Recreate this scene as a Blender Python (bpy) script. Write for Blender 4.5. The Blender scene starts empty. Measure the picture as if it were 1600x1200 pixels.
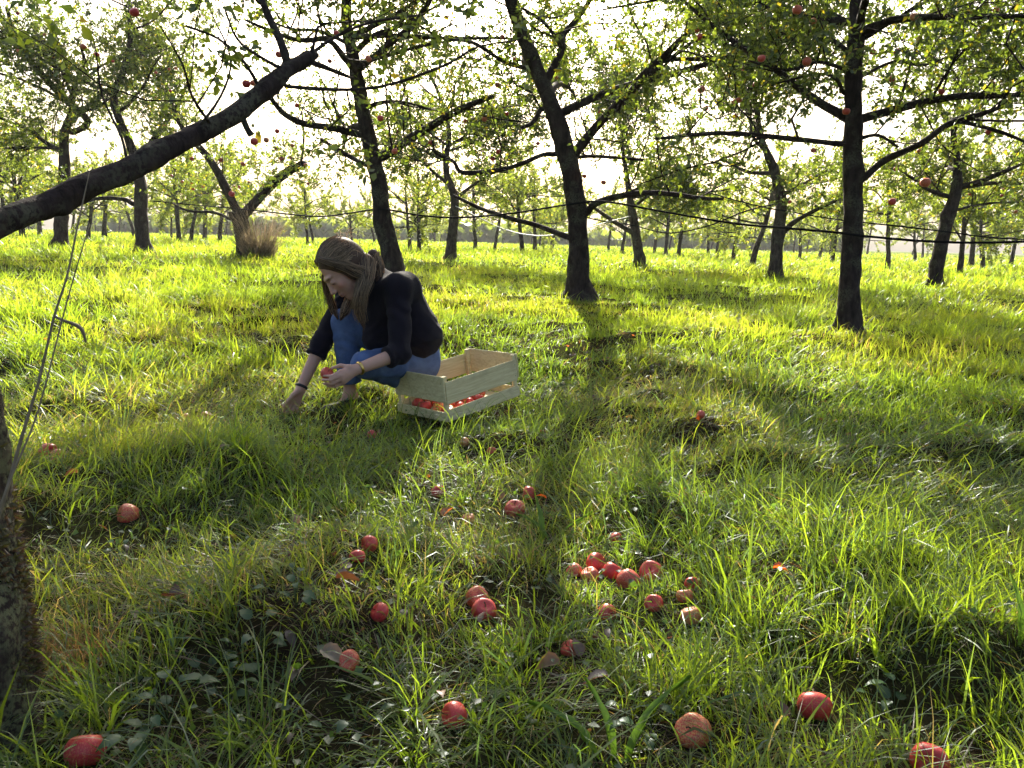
import bpy, bmesh, math, random
import numpy as np
from mathutils import Vector, Matrix

R = math.radians
SC = bpy.context.scene
COL = SC.collection
rng = np.random.default_rng(7)

# ------------------------------------------------------------------ camera
CAM_Z, FPX, PITCH, ROLL = 0.90, 1250.0, R(10.16), R(1.5)
CF = np.array([0, math.cos(PITCH), -math.sin(PITCH)])
_r = np.array([1.0, 0, 0]); _u = np.array([0, math.sin(PITCH), math.cos(PITCH)])
CR = math.cos(ROLL) * _r + math.sin(ROLL) * _u
CU = math.cos(ROLL) * _u - math.sin(ROLL) * _r
cam = bpy.data.cameras.new('camera'); cam_o = bpy.data.objects.new('camera', cam); COL.objects.link(cam_o)
cam.sensor_fit = 'HORIZONTAL'; cam.sensor_width = 36; cam.lens = 36 * FPX / 1600
cam.clip_start = 0.05; cam.clip_end = 2000
cam_o.matrix_world = Matrix(((CR[0], CU[0], -CF[0], 0), (CR[1], CU[1], -CF[1], 0), (CR[2], CU[2], -CF[2], CAM_Z), (0, 0, 0, 1)))
SC.camera = cam_o

# ------------------------------------------------------------------ sky, sun, exposure
SUN_EL, SUN_AZ = R(28.5), R(-2.5)          # azimuth measured from +Y towards +X
w = bpy.data.worlds.new('World'); SC.world = w; w.use_nodes = True
nt = w.node_tree; nt.nodes.clear()
sky = nt.nodes.new('ShaderNodeTexSky'); sky.sky_type = 'NISHITA'; sky.sun_disc = False
sky.sun_elevation = SUN_EL; sky.sun_rotation = SUN_AZ
sky.air_density = 1.0; sky.dust_density = 8.0; sky.ozone_density = 1.0; sky.altitude = 50
bg = nt.nodes.new('ShaderNodeBackground'); bg.inputs['Strength'].default_value = 0.088
wo = nt.nodes.new('ShaderNodeOutputWorld')
wb = nt.nodes.new('ShaderNodeMix'); wb.data_type = 'RGBA'; wb.blend_type = 'MULTIPLY'; wb.inputs[0].default_value = 1.0; wb.inputs[7].default_value = (0.97, 1.0, 1.03, 1)
nt.links.new(sky.outputs[0], wb.inputs[6]); nt.links.new(wb.outputs[2], bg.inputs[0]); nt.links.new(bg.outputs[0], wo.inputs[0])
sl = bpy.data.lights.new('sun', 'SUN'); sl.energy = 5.0; sl.angle = R(0.55); sl.color = (1.0, 0.93, 0.79)
so = bpy.data.objects.new('sun', sl); COL.objects.link(so)
sdir = Vector((math.sin(SUN_AZ) * math.cos(SUN_EL), math.cos(SUN_AZ) * math.cos(SUN_EL), math.sin(SUN_EL)))
so.rotation_euler = sdir.to_track_quat('Z', 'Y').to_euler(); so.location = sdir * 40
vs = SC.view_settings
vs.view_transform = 'Standard'; vs.look = 'None'; vs.exposure = 1.9; vs.gamma = 1.0; vs.use_curve_mapping = False
cy = SC.cycles
cy.max_bounces = 6; cy.diffuse_bounces = 3; cy.glossy_bounces = 2; cy.transmission_bounces = 3; cy.transparent_max_bounces = 4
cy.volume_bounces = 0
cy.use_denoising = True; cy.caustics_reflective = False; cy.caustics_refractive = False
cy.sample_clamp_indirect = 6.0

# ------------------------------------------------------------------ picture <-> place
def ray(px, py):
    return CF * FPX + CR * (px - 800.0) - CU * (py - 600.0)
def at(px, py, Y):
    d = ray(px, py); t = Y / d[1]
    return np.array([d[0] * t, Y, CAM_Z + d[2] * t])
def pxm(Y):                            # metres that one photo pixel spans at distance Y
    return Y / FPX

def hash2(i, j, s):
    v = np.sin(i * 127.1 + j * 311.7 + s * 74.7) * 43758.5453
    return v - np.floor(v)
def vnoise(x, y, s=0.0):
    x = np.asarray(x, float); y = np.asarray(y, float)
    i, j = np.floor(x), np.floor(y); u, v = x - i, y - j
    u = u * u * (3 - 2 * u); v = v * v * (3 - 2 * v)
    a, b, c, d = hash2(i, j, s), hash2(i + 1, j, s), hash2(i, j + 1, s), hash2(i + 1, j + 1, s)
    return a + (b - a) * u + (c - a) * v + (a - b - c + d) * u * v
def fbm(x, y, s=0.0, o=3):
    t = 0; a = 0.5
    for k in range(o):
        t = t + a * vnoise(x * 2 ** k, y * 2 ** k, s + k * 3.1); a *= 0.5
    return t / (1 - 0.5 ** o)

def terrain(x, y):
    x = np.asarray(x, float); y = np.asarray(y, float)
    d = np.sqrt(x * x + y * y) + 1e-6
    side = np.clip(0.5 + x / d * 0.9, 0, 1)
    amp = 0.64 * (1 - side) + 0.44 * side
    z = amp * (1 - np.exp(-np.clip(d - 4.0, 0, None) / 10.0)) * (y > -5)
    b = (fbm(x * 0.8 + 5, y * 0.9, 3.0) - 0.5) * 0.13
    far = np.clip(1.35 - d / 9, 0.45, 1)
    hm = fbm(x * 1.9 + 3, y * 2.3, 9.0, 2); tus = np.clip((hm - 0.42) * 2.6, 0, 1)      # tussocks with hollows between
    b = b + (tus * tus * (3 - 2 * tus) - 0.4) * 0.105 * far + (vnoise(x * 6.5, y * 6.5, 12.0) - 0.5) * 0.03
    return z + b * np.clip(1.2 - d / 40, 0.1, 1)

def hit(px, py):                       # where the line of sight meets the ground
    d = ray(px, py); d = d / np.linalg.norm(d)
    ts = np.concatenate([np.arange(0.6, 12, 0.01), np.arange(12, 150, 0.1)])
    P = d[None] * ts[:, None]; P[:, 2] += CAM_Z
    below = P[:, 2] < terrain(P[:, 0], P[:, 1])
    k = int(np.argmax(below)) if below.any() else len(ts) - 1
    return P[k]

# ------------------------------------------------------------------ mesh helpers
def mesh_np(name, V, F, col=None, smooth=True):
    """V (n,3), F (m,3) or (m,4) arrays"""
    V = np.ascontiguousarray(V, np.float32); F = np.ascontiguousarray(F, np.int32)
    me = bpy.data.meshes.new(name); k = F.shape[1]
    me.vertices.add(len(V)); me.vertices.foreach_set('co', V.ravel())
    me.loops.add(F.size); me.loops.foreach_set('vertex_index', F.ravel())
    me.polygons.add(len(F)); me.polygons.foreach_set('loop_start', np.arange(0, F.size, k, dtype=np.int32))
    if smooth: me.polygons.foreach_set('use_smooth', np.ones(len(F), bool))
    me.update(calc_edges=True)
    if col is not None:
        a = me.color_attributes.new('Col', 'FLOAT_COLOR', 'POINT')
        c = np.ones((len(V), 4), np.float32); c[:, :3] = col; a.data.foreach_set('color', c.ravel())
    return me
def obj(name, me, mat=None, parent=None, loc=None, rot=None):
    o = bpy.data.objects.new(name, me); COL.objects.link(o)
    if mat is not None:
        ms = mat if isinstance(mat, (list, tuple)) else [mat]
        if not me.materials:
            for m in ms: me.materials.append(m)
    if parent is not None: o.parent = parent
    if loc is not None: o.location = [float(c) for c in loc]
    if rot is not None: o.rotation_euler = [float(c) for c in rot]
    return o
def tag(o, label=None, cat=None, group=None, kind=None):
    if label: o['label'] = label
    if cat: o['category'] = cat
    if group: o['group'] = group
    if kind: o['kind'] = kind
    return o
def empty(name, loc, rz=0.0):
    o = bpy.data.objects.new(name, None); COL.objects.link(o)
    o.empty_display_size = 0.1
    o.location = [float(c) for c in loc]; o.rotation_euler = (0, 0, rz); return o
def quads2tris(Q):
    return np.concatenate([Q[:, [0, 1, 2]], Q[:, [0, 2, 3]]])

def smooth_path(pts, n):
    """Catmull-Rom through pts (columns of any width), n samples per span"""
    P = np.asarray(pts, float)
    if len(P) < 3:
        t = np.linspace(0, 1, n + 1)[:, None]; return P[0] * (1 - t) + P[-1] * t
    Q = np.vstack([2 * P[0] - P[1], P, 2 * P[-1] - P[-2]]); out = []
    for i in range(1, len(Q) - 2):
        t = np.arange(n)[:, None] / n
        a, b, c, d = Q[i - 1], Q[i], Q[i + 1], Q[i + 2]
        out.append(0.5 * (2 * b + (c - a) * t + (2 * a - 5 * b + 4 * c - d) * t ** 2 + (3 * b - a - 3 * c + d) * t ** 3))
    out.append(P[-1:]); return np.vstack(out)

def tube(P, rad, sides=10, rough=0.0, rs=0, cap=True, ell=None):
    """one closed tube along P; returns V, quads-as-tris"""
    P = np.asarray(P, float); n = len(P); rad = np.broadcast_to(np.asarray(rad, float), (n,))
    T = np.gradient(P, axis=0); T /= np.linalg.norm(T, axis=1, keepdims=True) + 1e-9
    N = np.zeros_like(P); a = np.array([1.0, 0, 0]) if abs(T[0, 0]) < 0.8 else np.array([0, 1.0, 0])
    v = a - T[0] * (a @ T[0]); N[0] = v / np.linalg.norm(v)
    for i in range(1, n):
        v = N[i - 1] - T[i] * (N[i - 1] @ T[i]); N[i] = v / (np.linalg.norm(v) + 1e-9)
    B = np.cross(T, N)
    th = np.arange(sides) / sides * 2 * np.pi
    rr = rad[:, None] * np.ones((1, sides))
    if rough > 0:
        L = np.concatenate([[0], np.cumsum(np.linalg.norm(np.diff(P, axis=0), axis=1))])
        sc = 1.0 / max(rad.mean(), 0.004)
        cx, sx = np.cos(th) * 1.3, np.sin(th) * 1.3
        nz = vnoise(cx[None] + 10 + rs + L[:, None] * sc * 0.35, sx[None] + 7 + L[:, None] * sc * 0.21, rs) - 0.5
        nz2 = vnoise(cx[None] * 2.7 + rs - L[:, None] * sc * 0.8, sx[None] * 2.7 + L[:, None] * sc * 0.9, rs + 5) - 0.5
        rr = rr * (1 + rough * (1.3 * nz + 0.8 * nz2))
    V = P[:, None] + rr[..., None] * (np.cos(th)[None, :, None] * N[:, None] + np.sin(th)[None, :, None] * B[:, None])
    V = V.reshape(-1, 3); i = np.arange(n - 1)[:, None] * sides; j = np.arange(sides)[None]; k = (j + 1) % sides
    Q = np.stack([i + j, i + k, i + sides + k, i + sides + j], -1).reshape(-1, 4)
    F = quads2tris(Q)
    if cap:
        c0, c1 = len(V), len(V) + 1
        V = np.vstack([V, P[:1], P[-1:]]); j = np.arange(sides); k = (j + 1) % sides; e = (n - 1) * sides
        F = np.vstack([F, np.stack([k, j, np.full(sides, c0)], 1), np.stack([e + j, e + k, np.full(sides, c1)], 1)])
    return V, F
class Acc:
    def __init__(s): s.V = []; s.F = []; s.C = []; s.n = 0
    def add(s, V, F, c=None):
        s.V.append(V); s.F.append(np.asarray(F) + s.n); s.n += len(V)
        if c is not None: s.C.append(np.broadcast_to(np.asarray(c, float), (len(V), 3)))
    def mesh(s, name, smooth=True):
        return mesh_np(name, np.vstack(s.V), np.vstack(s.F), np.vstack(s.C) if s.C else None, smooth)
def box_arr(cx, cy_, cz, sx, sy, sz):
    s = np.array([[x, y, z] for x in (-.5, .5) for y in (-.5, .5) for z in (-.5, .5)], float)
    V = s * [sx, sy, sz] + [cx, cy_, cz]
    Q = np.array([[0, 1, 3, 2], [4, 6, 7, 5], [0, 4, 5, 1], [2, 3, 7, 6], [0, 2, 6, 4], [1, 5, 7, 3]])
    return V, Q

# ------------------------------------------------------------------ materials
def newmat(name):
    m = bpy.data.materials.new(name); m.use_nodes = True; m.node_tree.nodes.clear()
    return m, m.node_tree
def nd(t, typ, **kw):
    n = t.nodes.new(typ)
    for k, v in kw.items():
        if k in n.inputs: n.inputs[k].default_value = v
        else: setattr(n, k, v)
    return n
def ramp(t, fac, stops):
    r = t.nodes.new('ShaderNodeValToRGB'); cr = r.color_ramp
    while len(cr.elements) < len(stops): cr.elements.new(0.5)
    for e, (p, c) in zip(cr.elements, stops): e.position = p; e.color = (*c, 1)
    t.links.new(fac, r.inputs[0]); return r.outputs[0]
def noise(t, scale, detail=4.0, rough=0.55, vec=None, dist=0.0):
    n = nd(t, 'ShaderNodeTexNoise', Scale=scale, Detail=detail, Roughness=rough, Distortion=dist)
    if vec is not None: t.links.new(vec, n.inputs['Vector'])
    return n.outputs[0]
def mixc(t, fac, a, b, mode='MIX'):
    m = t.nodes.new('ShaderNodeMix'); m.data_type = 'RGBA'; m.blend_type = mode
    for s, v in ((0, fac), (6, a), (7, b)):
        if hasattr(v, 'is_linked') or hasattr(v, 'links'): t.links.new(v, m.inputs[s])
        else: m.inputs[s].default_value = v if s == 0 else (*v, 1)
    return m.outputs[2]
def out(t, sh):
    o = t.nodes.new('ShaderNodeOutputMaterial'); t.links.new(sh, o.inputs[0])
def bump(t, h, strength=0.5, dist=0.01):
    b = nd(t, 'ShaderNodeBump', Strength=strength, Distance=dist); t.links.new(h, b.inputs['Height']); return b.outputs[0]
def principled(t, col, rough=0.8, normal=None, spec=0.3):
    p = nd(t, 'ShaderNodeBsdfPrincipled'); p.inputs['Specular IOR Level'].default_value = spec
    for k, v in (('Base Color', col), ('Roughness', rough)):
        if hasattr(v, 'links'): t.links.new(v, p.inputs[k])
        else: p.inputs[k].default_value = (*v, 1) if k == 'Base Color' else v
    if normal is not None: t.links.new(normal, p.inputs['Normal'])
    return p
def coord(t, which='Object'):
    return t.nodes.new('ShaderNodeTexCoord').outputs[which]

def leafy(name, tint_t=(1, 1, 1), trans=0.5, gloss=0.08, rough=0.35, gain=2.0, base=1.0, gcol=(0.9, 0.95, 1)):
    """thin leaf: colour from the Col attribute, light passes through"""
    m, t = newmat(name)
    a = nd(t, 'ShaderNodeAttribute', attribute_name='Col')
    cd = mixc(t, 1.0, a.outputs[0], (base, base, base), 'MULTIPLY')
    ct = mixc(t, 1.0, a.outputs[0], tuple(gain * c for c in tint_t), 'MULTIPLY')
    d = nd(t, 'ShaderNodeBsdfDiffuse'); t.links.new(cd, d.inputs[0])
    tr = nd(t, 'ShaderNodeBsdfTranslucent'); t.links.new(ct, tr.inputs[0])
    mx = nd(t, 'ShaderNodeMixShader'); mx.inputs[0].default_value = trans
    t.links.new(d.outputs[0], mx.inputs[1]); t.links.new(tr.outputs[0], mx.inputs[2])
    g = nd(t, 'ShaderNodeBsdfGlossy', Roughness=rough); g.inputs[0].default_value = (*gcol, 1)
    m2 = nd(t, 'ShaderNodeMixShader'); m2.inputs[0].default_value = gloss
    t.links.new(mx.outputs[0], m2.inputs[1]); t.links.new(g.outputs[0], m2.inputs[2])
    out(t, m2.outputs[0]); return m

M = {}
M['grass'] = leafy('grass_blade', (1.28, 1.15, 0.48), 0.58, 0.035, 0.38, 2.9)
M['leaf'] = leafy('apple_leaf', (1.25, 1.2, 0.42), 0.52, 0.05, 0.38, 2.7)
M['straw'] = leafy('dry_straw', (1.0, 0.95, 0.85), 0.4, 0.04, 0.5, 1.3)
M['herb'] = leafy('herb_leaf', (1.1, 1.15, 0.6), 0.35, 0.025, 0.4, 1.8)
M['fallen'] = leafy('fallen_leaf', (1.2, 0.8, 0.5), 0.5, 0.05, 0.5, 1.6)

def bark(name, c1, c2, lichen, sc=1.0, lo=0.50):
    m, t = newmat(name); co = coord(t)
    mp = nd(t, 'ShaderNodeMapping'); mp.inputs['Scale'].default_value = (1, 1, 0.35); t.links.new(co, mp.inputs[0])
    n1 = noise(t, 26 * sc, 6, 0.65, mp.outputs[0]); n2 = noise(t, 5 * sc, 4, 0.6, co); n3 = noise(t, 70 * sc, 3, 0.6, co)
    c = ramp(t, n1, [(0.35, c1), (0.65, c2)])
    lf = ramp(t, n2, [(lo, (0, 0, 0)), (lo + 0.12, (1, 1, 1))])
    lf2 = mixc(t, 1.0, lf, ramp(t, n3, [(0.4, (0, 0, 0)), (0.55, (1, 1, 1))]), 'MULTIPLY')
    c = mixc(t, lf2, c, lichen)
    p = principled(t, c, 0.9, bump(t, n1, 0.9, 0.02), 0.15); out(t, p.outputs[0]); return m
M['bark'] = bark('apple_bark', (0.016, 0.011, 0.010), (0.052, 0.037, 0.032), (0.085, 0.08, 0.055))
M['bark_far'] = bark('apple_bark_grey', (0.026, 0.019, 0.016), (0.085, 0.065, 0.052), (0.12, 0.115, 0.08))
M['bark_near'] = bark('mossy_bark', (0.014, 0.010, 0.009), (0.055, 0.040, 0.030), (0.125, 0.125, 0.065), 1.2, 0.42)
M['twig'] = bark('twig_bark', (0.02, 0.013, 0.012), (0.048, 0.033, 0.029), (0.06, 0.05, 0.035))

def apple_mat():
    m, t = newmat('apple_skin'); co = coord(t)
    oi = nd(t, 'ShaderNodeObjectInfo')
    ad = nd(t, 'ShaderNodeVectorMath', operation='ADD'); t.links.new(co, ad.inputs[0]); t.links.new(oi.outputs['Random'], ad.inputs[1])
    n1 = noise(t, 22, 4, 0.6, ad.outputs[0])
    mp = nd(t, 'ShaderNodeMapping'); mp.inputs['Scale'].default_value = (90, 90, 14); t.links.new(ad.outputs[0], mp.inputs[0])
    n2 = noise(t, 1.0, 3, 0.6, mp.outputs[0]); n3 = noise(t, 260, 2, 0.5, co)
    red = ramp(t, n2, [(0.3, (0.42, 0.020, 0.028)), (0.7, (0.66, 0.075, 0.065))])
    warm = mixc(t, oi.outputs['Random'], (0.62, 0.14, 0.07), (0.66, 0.40, 0.14))
    sh = nd(t, 'ShaderNodeMath', operation='MULTIPLY_ADD'); sh.inputs[1].default_value = 0.22; sh.inputs[2].default_value = -0.11; t.links.new(oi.outputs['Random'], sh.inputs[0])
    sm = nd(t, 'ShaderNodeMath', operation='ADD'); t.links.new(n1, sm.inputs[0]); t.links.new(sh.outputs[0], sm.inputs[1])
    f = ramp(t, sm.outputs[0], [(0.48, (0, 0, 0)), (0.68, (0.85, 0.85, 0.85))])
    c = mixc(t, f, red, warm)
    n4 = noise(t, 9, 2, 0.5, ad.outputs[0]); c = mixc(t, ramp(t, n4, [(0.70, (0, 0, 0)), (0.74, (0.8, 0.8, 0.8))]), c, (0.10, 0.045, 0.02))
    c = mixc(t, ramp(t, n3, [(0.66, (0, 0, 0)), (0.72, (0.5, 0.5, 0.5))]), c, (0.6, 0.4, 0.2))
    p = principled(t, c, 0.36, None, 0.4)
    p.inputs['Subsurface Weight'].default_value = 0.12; p.inputs['Subsurface Radius'].default_value = (0.01, 0.003, 0.002)
    p.inputs['Subsurface Scale'].default_value = 0.4
    out(t, p.outputs[0]); return m
M['apple'] = apple_mat()
def plain(name, c, rough=0.7, spec=0.3, var=0.0, sc=30, metal=0.0):
    m, t = newmat(name)
    if var > 0:
        n = noise(t, sc, 4, 0.6, coord(t))
        cc = ramp(t, n, [(0.3, tuple(v * (1 - var) for v in c)), (0.7, tuple(min(1, v * (1 + var)) for v in c))])
        p = principled(t, cc, rough, bump(t, n, 0.2, 0.003), spec)
    else: p = principled(t, c, rough, None, spec)
    p.inputs['Metallic'].default_value = metal
    out(t, p.outputs[0]); return m
M['stem'] = plain('apple_stem', (0.05, 0.03, 0.015), 0.8)
M['hose'] = plain('black_hose', (0.008, 0.007, 0.008), 0.85, 0.08)
M['cable'] = plain('pale_cable', (0.5, 0.5, 0.47), 0.5, 0.4)
def ground_mat():
    m, t = newmat('ground_thatch'); co = coord(t)
    n1 = noise(t, 1.3, 5, 0.6, co); n2 = noise(t, 45, 5, 0.7, co)
    c = ramp(t, n2, [(0.3, (0.012, 0.008, 0.006)), (0.55, (0.030, 0.023, 0.013)), (0.75, (0.06, 0.048, 0.025))])
    g = ramp(t, n1, [(0.4, (0.0, 0.0, 0.0)), (0.65, (0.5, 0.5, 0.5))])
    c = mixc(t, g, c, (0.035, 0.048, 0.012))
    ge = nd(t, 'ShaderNodeNewGeometry'); ln = nd(t, 'ShaderNodeVectorMath', operation='LENGTH'); t.links.new(ge.outputs['Position'], ln.inputs[0])
    mr = nd(t, 'ShaderNodeMapRange'); mr.inputs[1].default_value = 8; mr.inputs[2].default_value = 28
    t.links.new(ln.outputs['Value'], mr.inputs[0])
    c = mixc(t, mr.outputs[0], c, ramp(t, n1, [(0.3, (0.075, 0.11, 0.018)), (0.7, (0.11, 0.13, 0.025))]))
    p = principled(t, c, 1.0, bump(t, n2, 0.5, 0.02), 0.0); out(t, p.outputs[0]); return m
M['ground'] = ground_mat()
# ------------------------------------------------------------------ ground: one sheet out to the horizon
def build_ground():
    g = np.concatenate([-np.geomspace(400, 7, 36), np.arange(-6.9, 6.9, 0.14), np.geomspace(7, 400, 36)])
    h = np.concatenate([np.linspace(-60, -1, 14), np.arange(-0.8, 12, 0.13), np.geomspace(12.1, 450, 64)])
    X, Y = np.meshgrid(g, h, indexing='ij'); Z = terrain(X, Y)
    V = np.stack([X, Y, Z], -1).reshape(-1, 3); n, m = X.shape
    i = np.arange(n - 1)[:, None] * m; j = np.arange(m - 1)[None]
    Q = np.stack([i + j, i + m + j, i + m + j + 1, i + j + 1], -1).reshape(-1, 4)
    o = obj('ground', mesh_np('ground', V, Q), M['ground']); o['kind'] = 'structure'; return o
build_ground()

# ------------------------------------------------------------------ grass
CLEAR = []        # (x, y, radius, keep height) spots where the grass is pressed down
def grass_points(rg, d0, d1, dens, half=0.80):
    """random points in a wedge in front of the camera; density per square metre"""
    area = half * (d1 ** 2 - d0 ** 2) * 1.0; n = int(area * dens)
    y = np.sqrt(rg.uniform(d0 ** 2, d1 ** 2, n)); x = rg.uniform(-half, half, n) * y
    return x, y
def blades(x, y, L, W, lean, az, bend, segs, col):
    """vectorised grass blades: base, length, width, lean angle, heading, extra bend"""
    n = len(x); z = terrain(x, y) - 0.006
    t = np.linspace(0, 1, segs + 1)
    ang = lean[:, None] + bend[:, None] * t[None] ** 1.3
    dl = L[:, None] / segs
    s = np.zeros((n, segs + 1)); u = np.zeros((n, segs + 1))
    s[:, 1:] = np.cumsum(np.sin(ang[:, :-1]) * dl, 1); u[:, 1:] = np.cumsum(np.cos(ang[:, :-1]) * dl, 1)
    cx, sx = np.cos(az), np.sin(az)
    C = np.stack([x[:, None] + s * cx[:, None], y[:, None] + s * sx[:, None], z[:, None] + np.maximum(u, 0.002)], -1)
    tw = az + np.pi / 2 + rng.normal(0, 0.7, n)
    S = np.stack([np.cos(tw), np.sin(tw), rng.normal(0, 0.25, n)], -1)
    prof = np.array([0.75, 1.0, 0.72, 0.45, 0.3])[:segs] if segs > 2 else np.array([0.9, 0.8])
    hw = W[:, None] * prof[None] * 0.5
    Lf = C[:, :-1] - S[:, None] * hw[..., None]; Rt = C[:, :-1] + S[:, None] * hw[..., None]
    V = np.concatenate([np.stack([Lf, Rt], 2).reshape(n, -1, 3), C[:, -1:]], 1)       # 2*segs+1 verts
    k = 2 * segs + 1; F = []
    for q in range(segs - 1):
        a = 2 * q; F += [[a, a + 1, a + 3], [a, a + 3, a + 2]]
    F.append([2 * segs - 2, 2 * segs - 1, 2 * segs]); F = np.array(F)
    FF = (np.arange(n)[:, None, None] * k + F[None]).reshape(-1, 3)
    return V.reshape(-1, 3), FF, np.repeat(col, k, 0)
def mixa(a, b, f): return np.asarray(a)[None] * (1 - f[:, None]) + np.asarray(b)[None] * f[:, None]

G_FRESH, G_DEEP, G_YEL, G_STRAW, G_BLUE = (0.103, 0.153, 0.014), (0.064, 0.108, 0.014), (0.130, 0.158, 0.020), (0.19, 0.155, 0.085), (0.045, 0.085, 0.040)
def build_grass():
    rg = np.random.default_rng(21); acc = Acc()
    zones = [(0.75, 2.2, 11500, 3), (2.2, 3.6, 9600, 3), (3.6, 5.5, 5600, 3), (5.5, 9, 2500, 2), (9, 15, 640, 2), (15, 28, 120, 2), (28, 60, 16, 2), (60, 110, 3, 2)]
    for d0, d1, dens, segs in zones:
        x, y = grass_points(rg, d0, d1, dens, 0.86 if d1 < 4 else 0.76)
        # tufts: points drawn toward scattered clump centres
        cs = 0.15 if d1 < 9 else 0.4
        wx = x + 0.35 * vnoise(x * 3.1, y * 3.1, 91.0) + 0.12 * vnoise(x * 9, y * 9, 93.0); wy = y + 0.35 * vnoise(x * 3.1 + 40, y * 3.1, 92.0) + 0.12 * vnoise(x * 9, y * 9, 94.0)
        ux, uy = wx * 0.83 + wy * 0.56, wy * 0.83 - wx * 0.56
        gx, gy = np.floor(ux / cs), np.floor(uy / cs)
        hx, hy, hr = hash2(gx, gy, 1.0), hash2(gx, gy, 2.0), hash2(gx, gy, 3.0)
        ou, ov = ux - (gx + 0.25 + 0.5 * hx) * cs, uy - (gy + 0.25 + 0.5 * hy) * cs
        ox, oy = ou * 0.83 - ov * 0.56, ov * 0.83 + ou * 0.56
        pull = np.where(hr > 0.5, 0.42, 0.05) * rg.uniform(0.0, 1.3, len(x))
        x = x - ox * pull; y = y - oy * pull
        big = fbm(x * 0.8, y * 0.8, 31.0); mid = fbm(x * 2.6 + 9, y * 2.6, 41.0); dryn = fbm(x * 1.1 + 30, y * 1.1 + 7, 51.0)
        keep = rg.uniform(0, 1, len(x)) < np.clip((mid - 0.30) * 5.5 + (0.32 if d1 < 3.6 else 0.65), 0.14, 1)
        x, y, ox, oy, big, mid, dryn, hr = (a[keep] for a in (x, y, ox, oy, big, mid, dryn, hr))
        d = np.sqrt(x * x + y * y)
        if d0 < 1:
            k2 = (d > 1.02) & (np.hypot(x + 1.0, y - 1.36) > 0.17); x, y, ox, oy, big, mid, dryn, hr, d = (a[k2] for a in (x, y, ox, oy, big, mid, dryn, hr, d))
        n = len(x); near = d < 3.6
        L = (0.04 + 0.105 * np.clip(mid, 0, 1) * (0.2 + 1.1 * hr) + 0.03 * big) * rg.lognormal(-0.05, 0.45, n)
        L *= np.where(d > 6, 1.2, 1.0) * np.where(d > 15, 1.4, 1.0)
        L *= np.where((d > 3.4) & (d < 10), 0.9, 1.0); L = np.minimum(L, 0.28)
        for (qx, qy, qr, qh) in CLEAR:
            q = np.hypot(x - qx, y - qy); L = np.where(q < qr, np.minimum(L, qh + 0.8 * np.clip(q - qr * 0.7, 0, 1)), L)
        W = rg.uniform(0.0015, 0.0048, n) * np.where(rg.uniform(size=n) < 0.06, 1.9, 1.0) * np.clip(d / 3.2, 0.9, 14) ** 0.9
        az = np.arctan2(oy, ox) + rg.normal(0, 0.9, n)
        wind = fbm(x * 0.7, y * 0.7, 61.0) * 6.28 + 2.0
        az = np.where(rg.uniform(size=n) < 0.35, wind + rg.normal(0, 0.6, n), az)
        mat_ = np.clip((fbm(x * 1.5, y * 1.5 + 4, 71.0) - 0.42) * 3, 0, 1)          # laid-over patches
        lean = np.abs(rg.normal(0.55, 0.42, n)) + 0.75 * mat_ * rg.uniform(0.2, 1, n)
        bend = rg.gamma(2.0, 0.55, n) + 0.25
        f = np.clip((big - 0.35) * 2.2 + rg.normal(0, 0.25, n), 0, 1)
        col = mixa(G_DEEP, G_FRESH, f)
        yf = (0.6 * np.clip((dryn - 0.46) * 5 + rg.normal(0, 0.25, n), 0, 1))[:, None]
        col = col * (1 - yf) + np.asarray(G_YEL)[None] * yf
        pd = np.clip(0.09 + (dryn - 0.50) * 1.6, 0.05, 0.5) * np.where(d > 3.2, 0.5, 1.0) * np.where(d > 7, 0.6, 1.0)
        dry = rg.uniform(size=n) < pd
        col = np.where(dry[:, None], np.asarray(G_STRAW)[None] * rg.uniform(0.45, 1.2, (n, 1)), col)
        blu = (~dry) & (rg.uniform(size=n) < 0.12) & (d < 6)
        col = np.where(blu[:, None], np.asarray(G_BLUE)[None], col) * rg.uniform(0.7, 1.3, (n, 1))
        bend = np.where(dry, bend + 0.7, bend); W = np.where(dry, W * 0.6, W)
        # dead thatch lying low between the tufts
        th = rg.uniform(size=n) < np.where(d < 9, 0.11, 0.0)
        col = np.where(th[:, None], np.array([[0.10, 0.072, 0.045]]) * rg.uniform(0.35, 1.5, (n, 1)), col); lean = np.where(th, rg.uniform(0.9, 1.5, n), lean); bend = np.where(th, rg.uniform(0, 0.5, n), bend)
        L = np.where(th, rg.uniform(0.05, 0.17, n), L); W = np.where(th, W * 0.7, W)
        V, F, C = blades(x, y, L, W, lean, az, bend, segs, col); acc.add(V, F, C)
    # scattered long arching blades near the camera
    n = 1500; x, y = grass_points(rg, 1.05, 4.4, 520, 0.8)
    sel = fbm(x * 2.0, y * 2.0, 81.0) > 0.50; x, y = x[sel], y[sel]; n = len(x)
    V, F, C = blades(x, y, rg.uniform(0.12, 0.30, n), rg.uniform(0.0025, 0.006, n), np.abs(rg.normal(0.6, 0.35, n)), rg.uniform(0, 6.28, n), rg.uniform(0.5, 1.7, n), 5,
                     mixa(G_BLUE, G_FRESH, rg.uniform(0.2, 1, n)))
    acc.add(V, F, C)
    # clover and small broad leaves between the tufts
    x, y = grass_points(rg, 1.05, 5.0, 300, 0.8); k = fbm(x * 1.7 + 3, y * 1.7, 101.0) > 0.53; x, y = x[k], y[k]; n = len(x)
    d = rg.normal(size=(n, 3)) * [1, 1, 0.35]; d /= np.linalg.norm(d, axis=1, keepdims=True); nr = rg.normal(size=(n, 3)) * 0.35 + [0, 0, 1]; sd_ = np.cross(d, nr); sd_ /= np.linalg.norm(sd_, axis=1, keepdims=True)
    b = np.stack([x, y, terrain(x, y) + rg.uniform(0.012, 0.06, n)], 1); sz = rg.uniform(0.012, 0.026, (n, 1))
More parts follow.
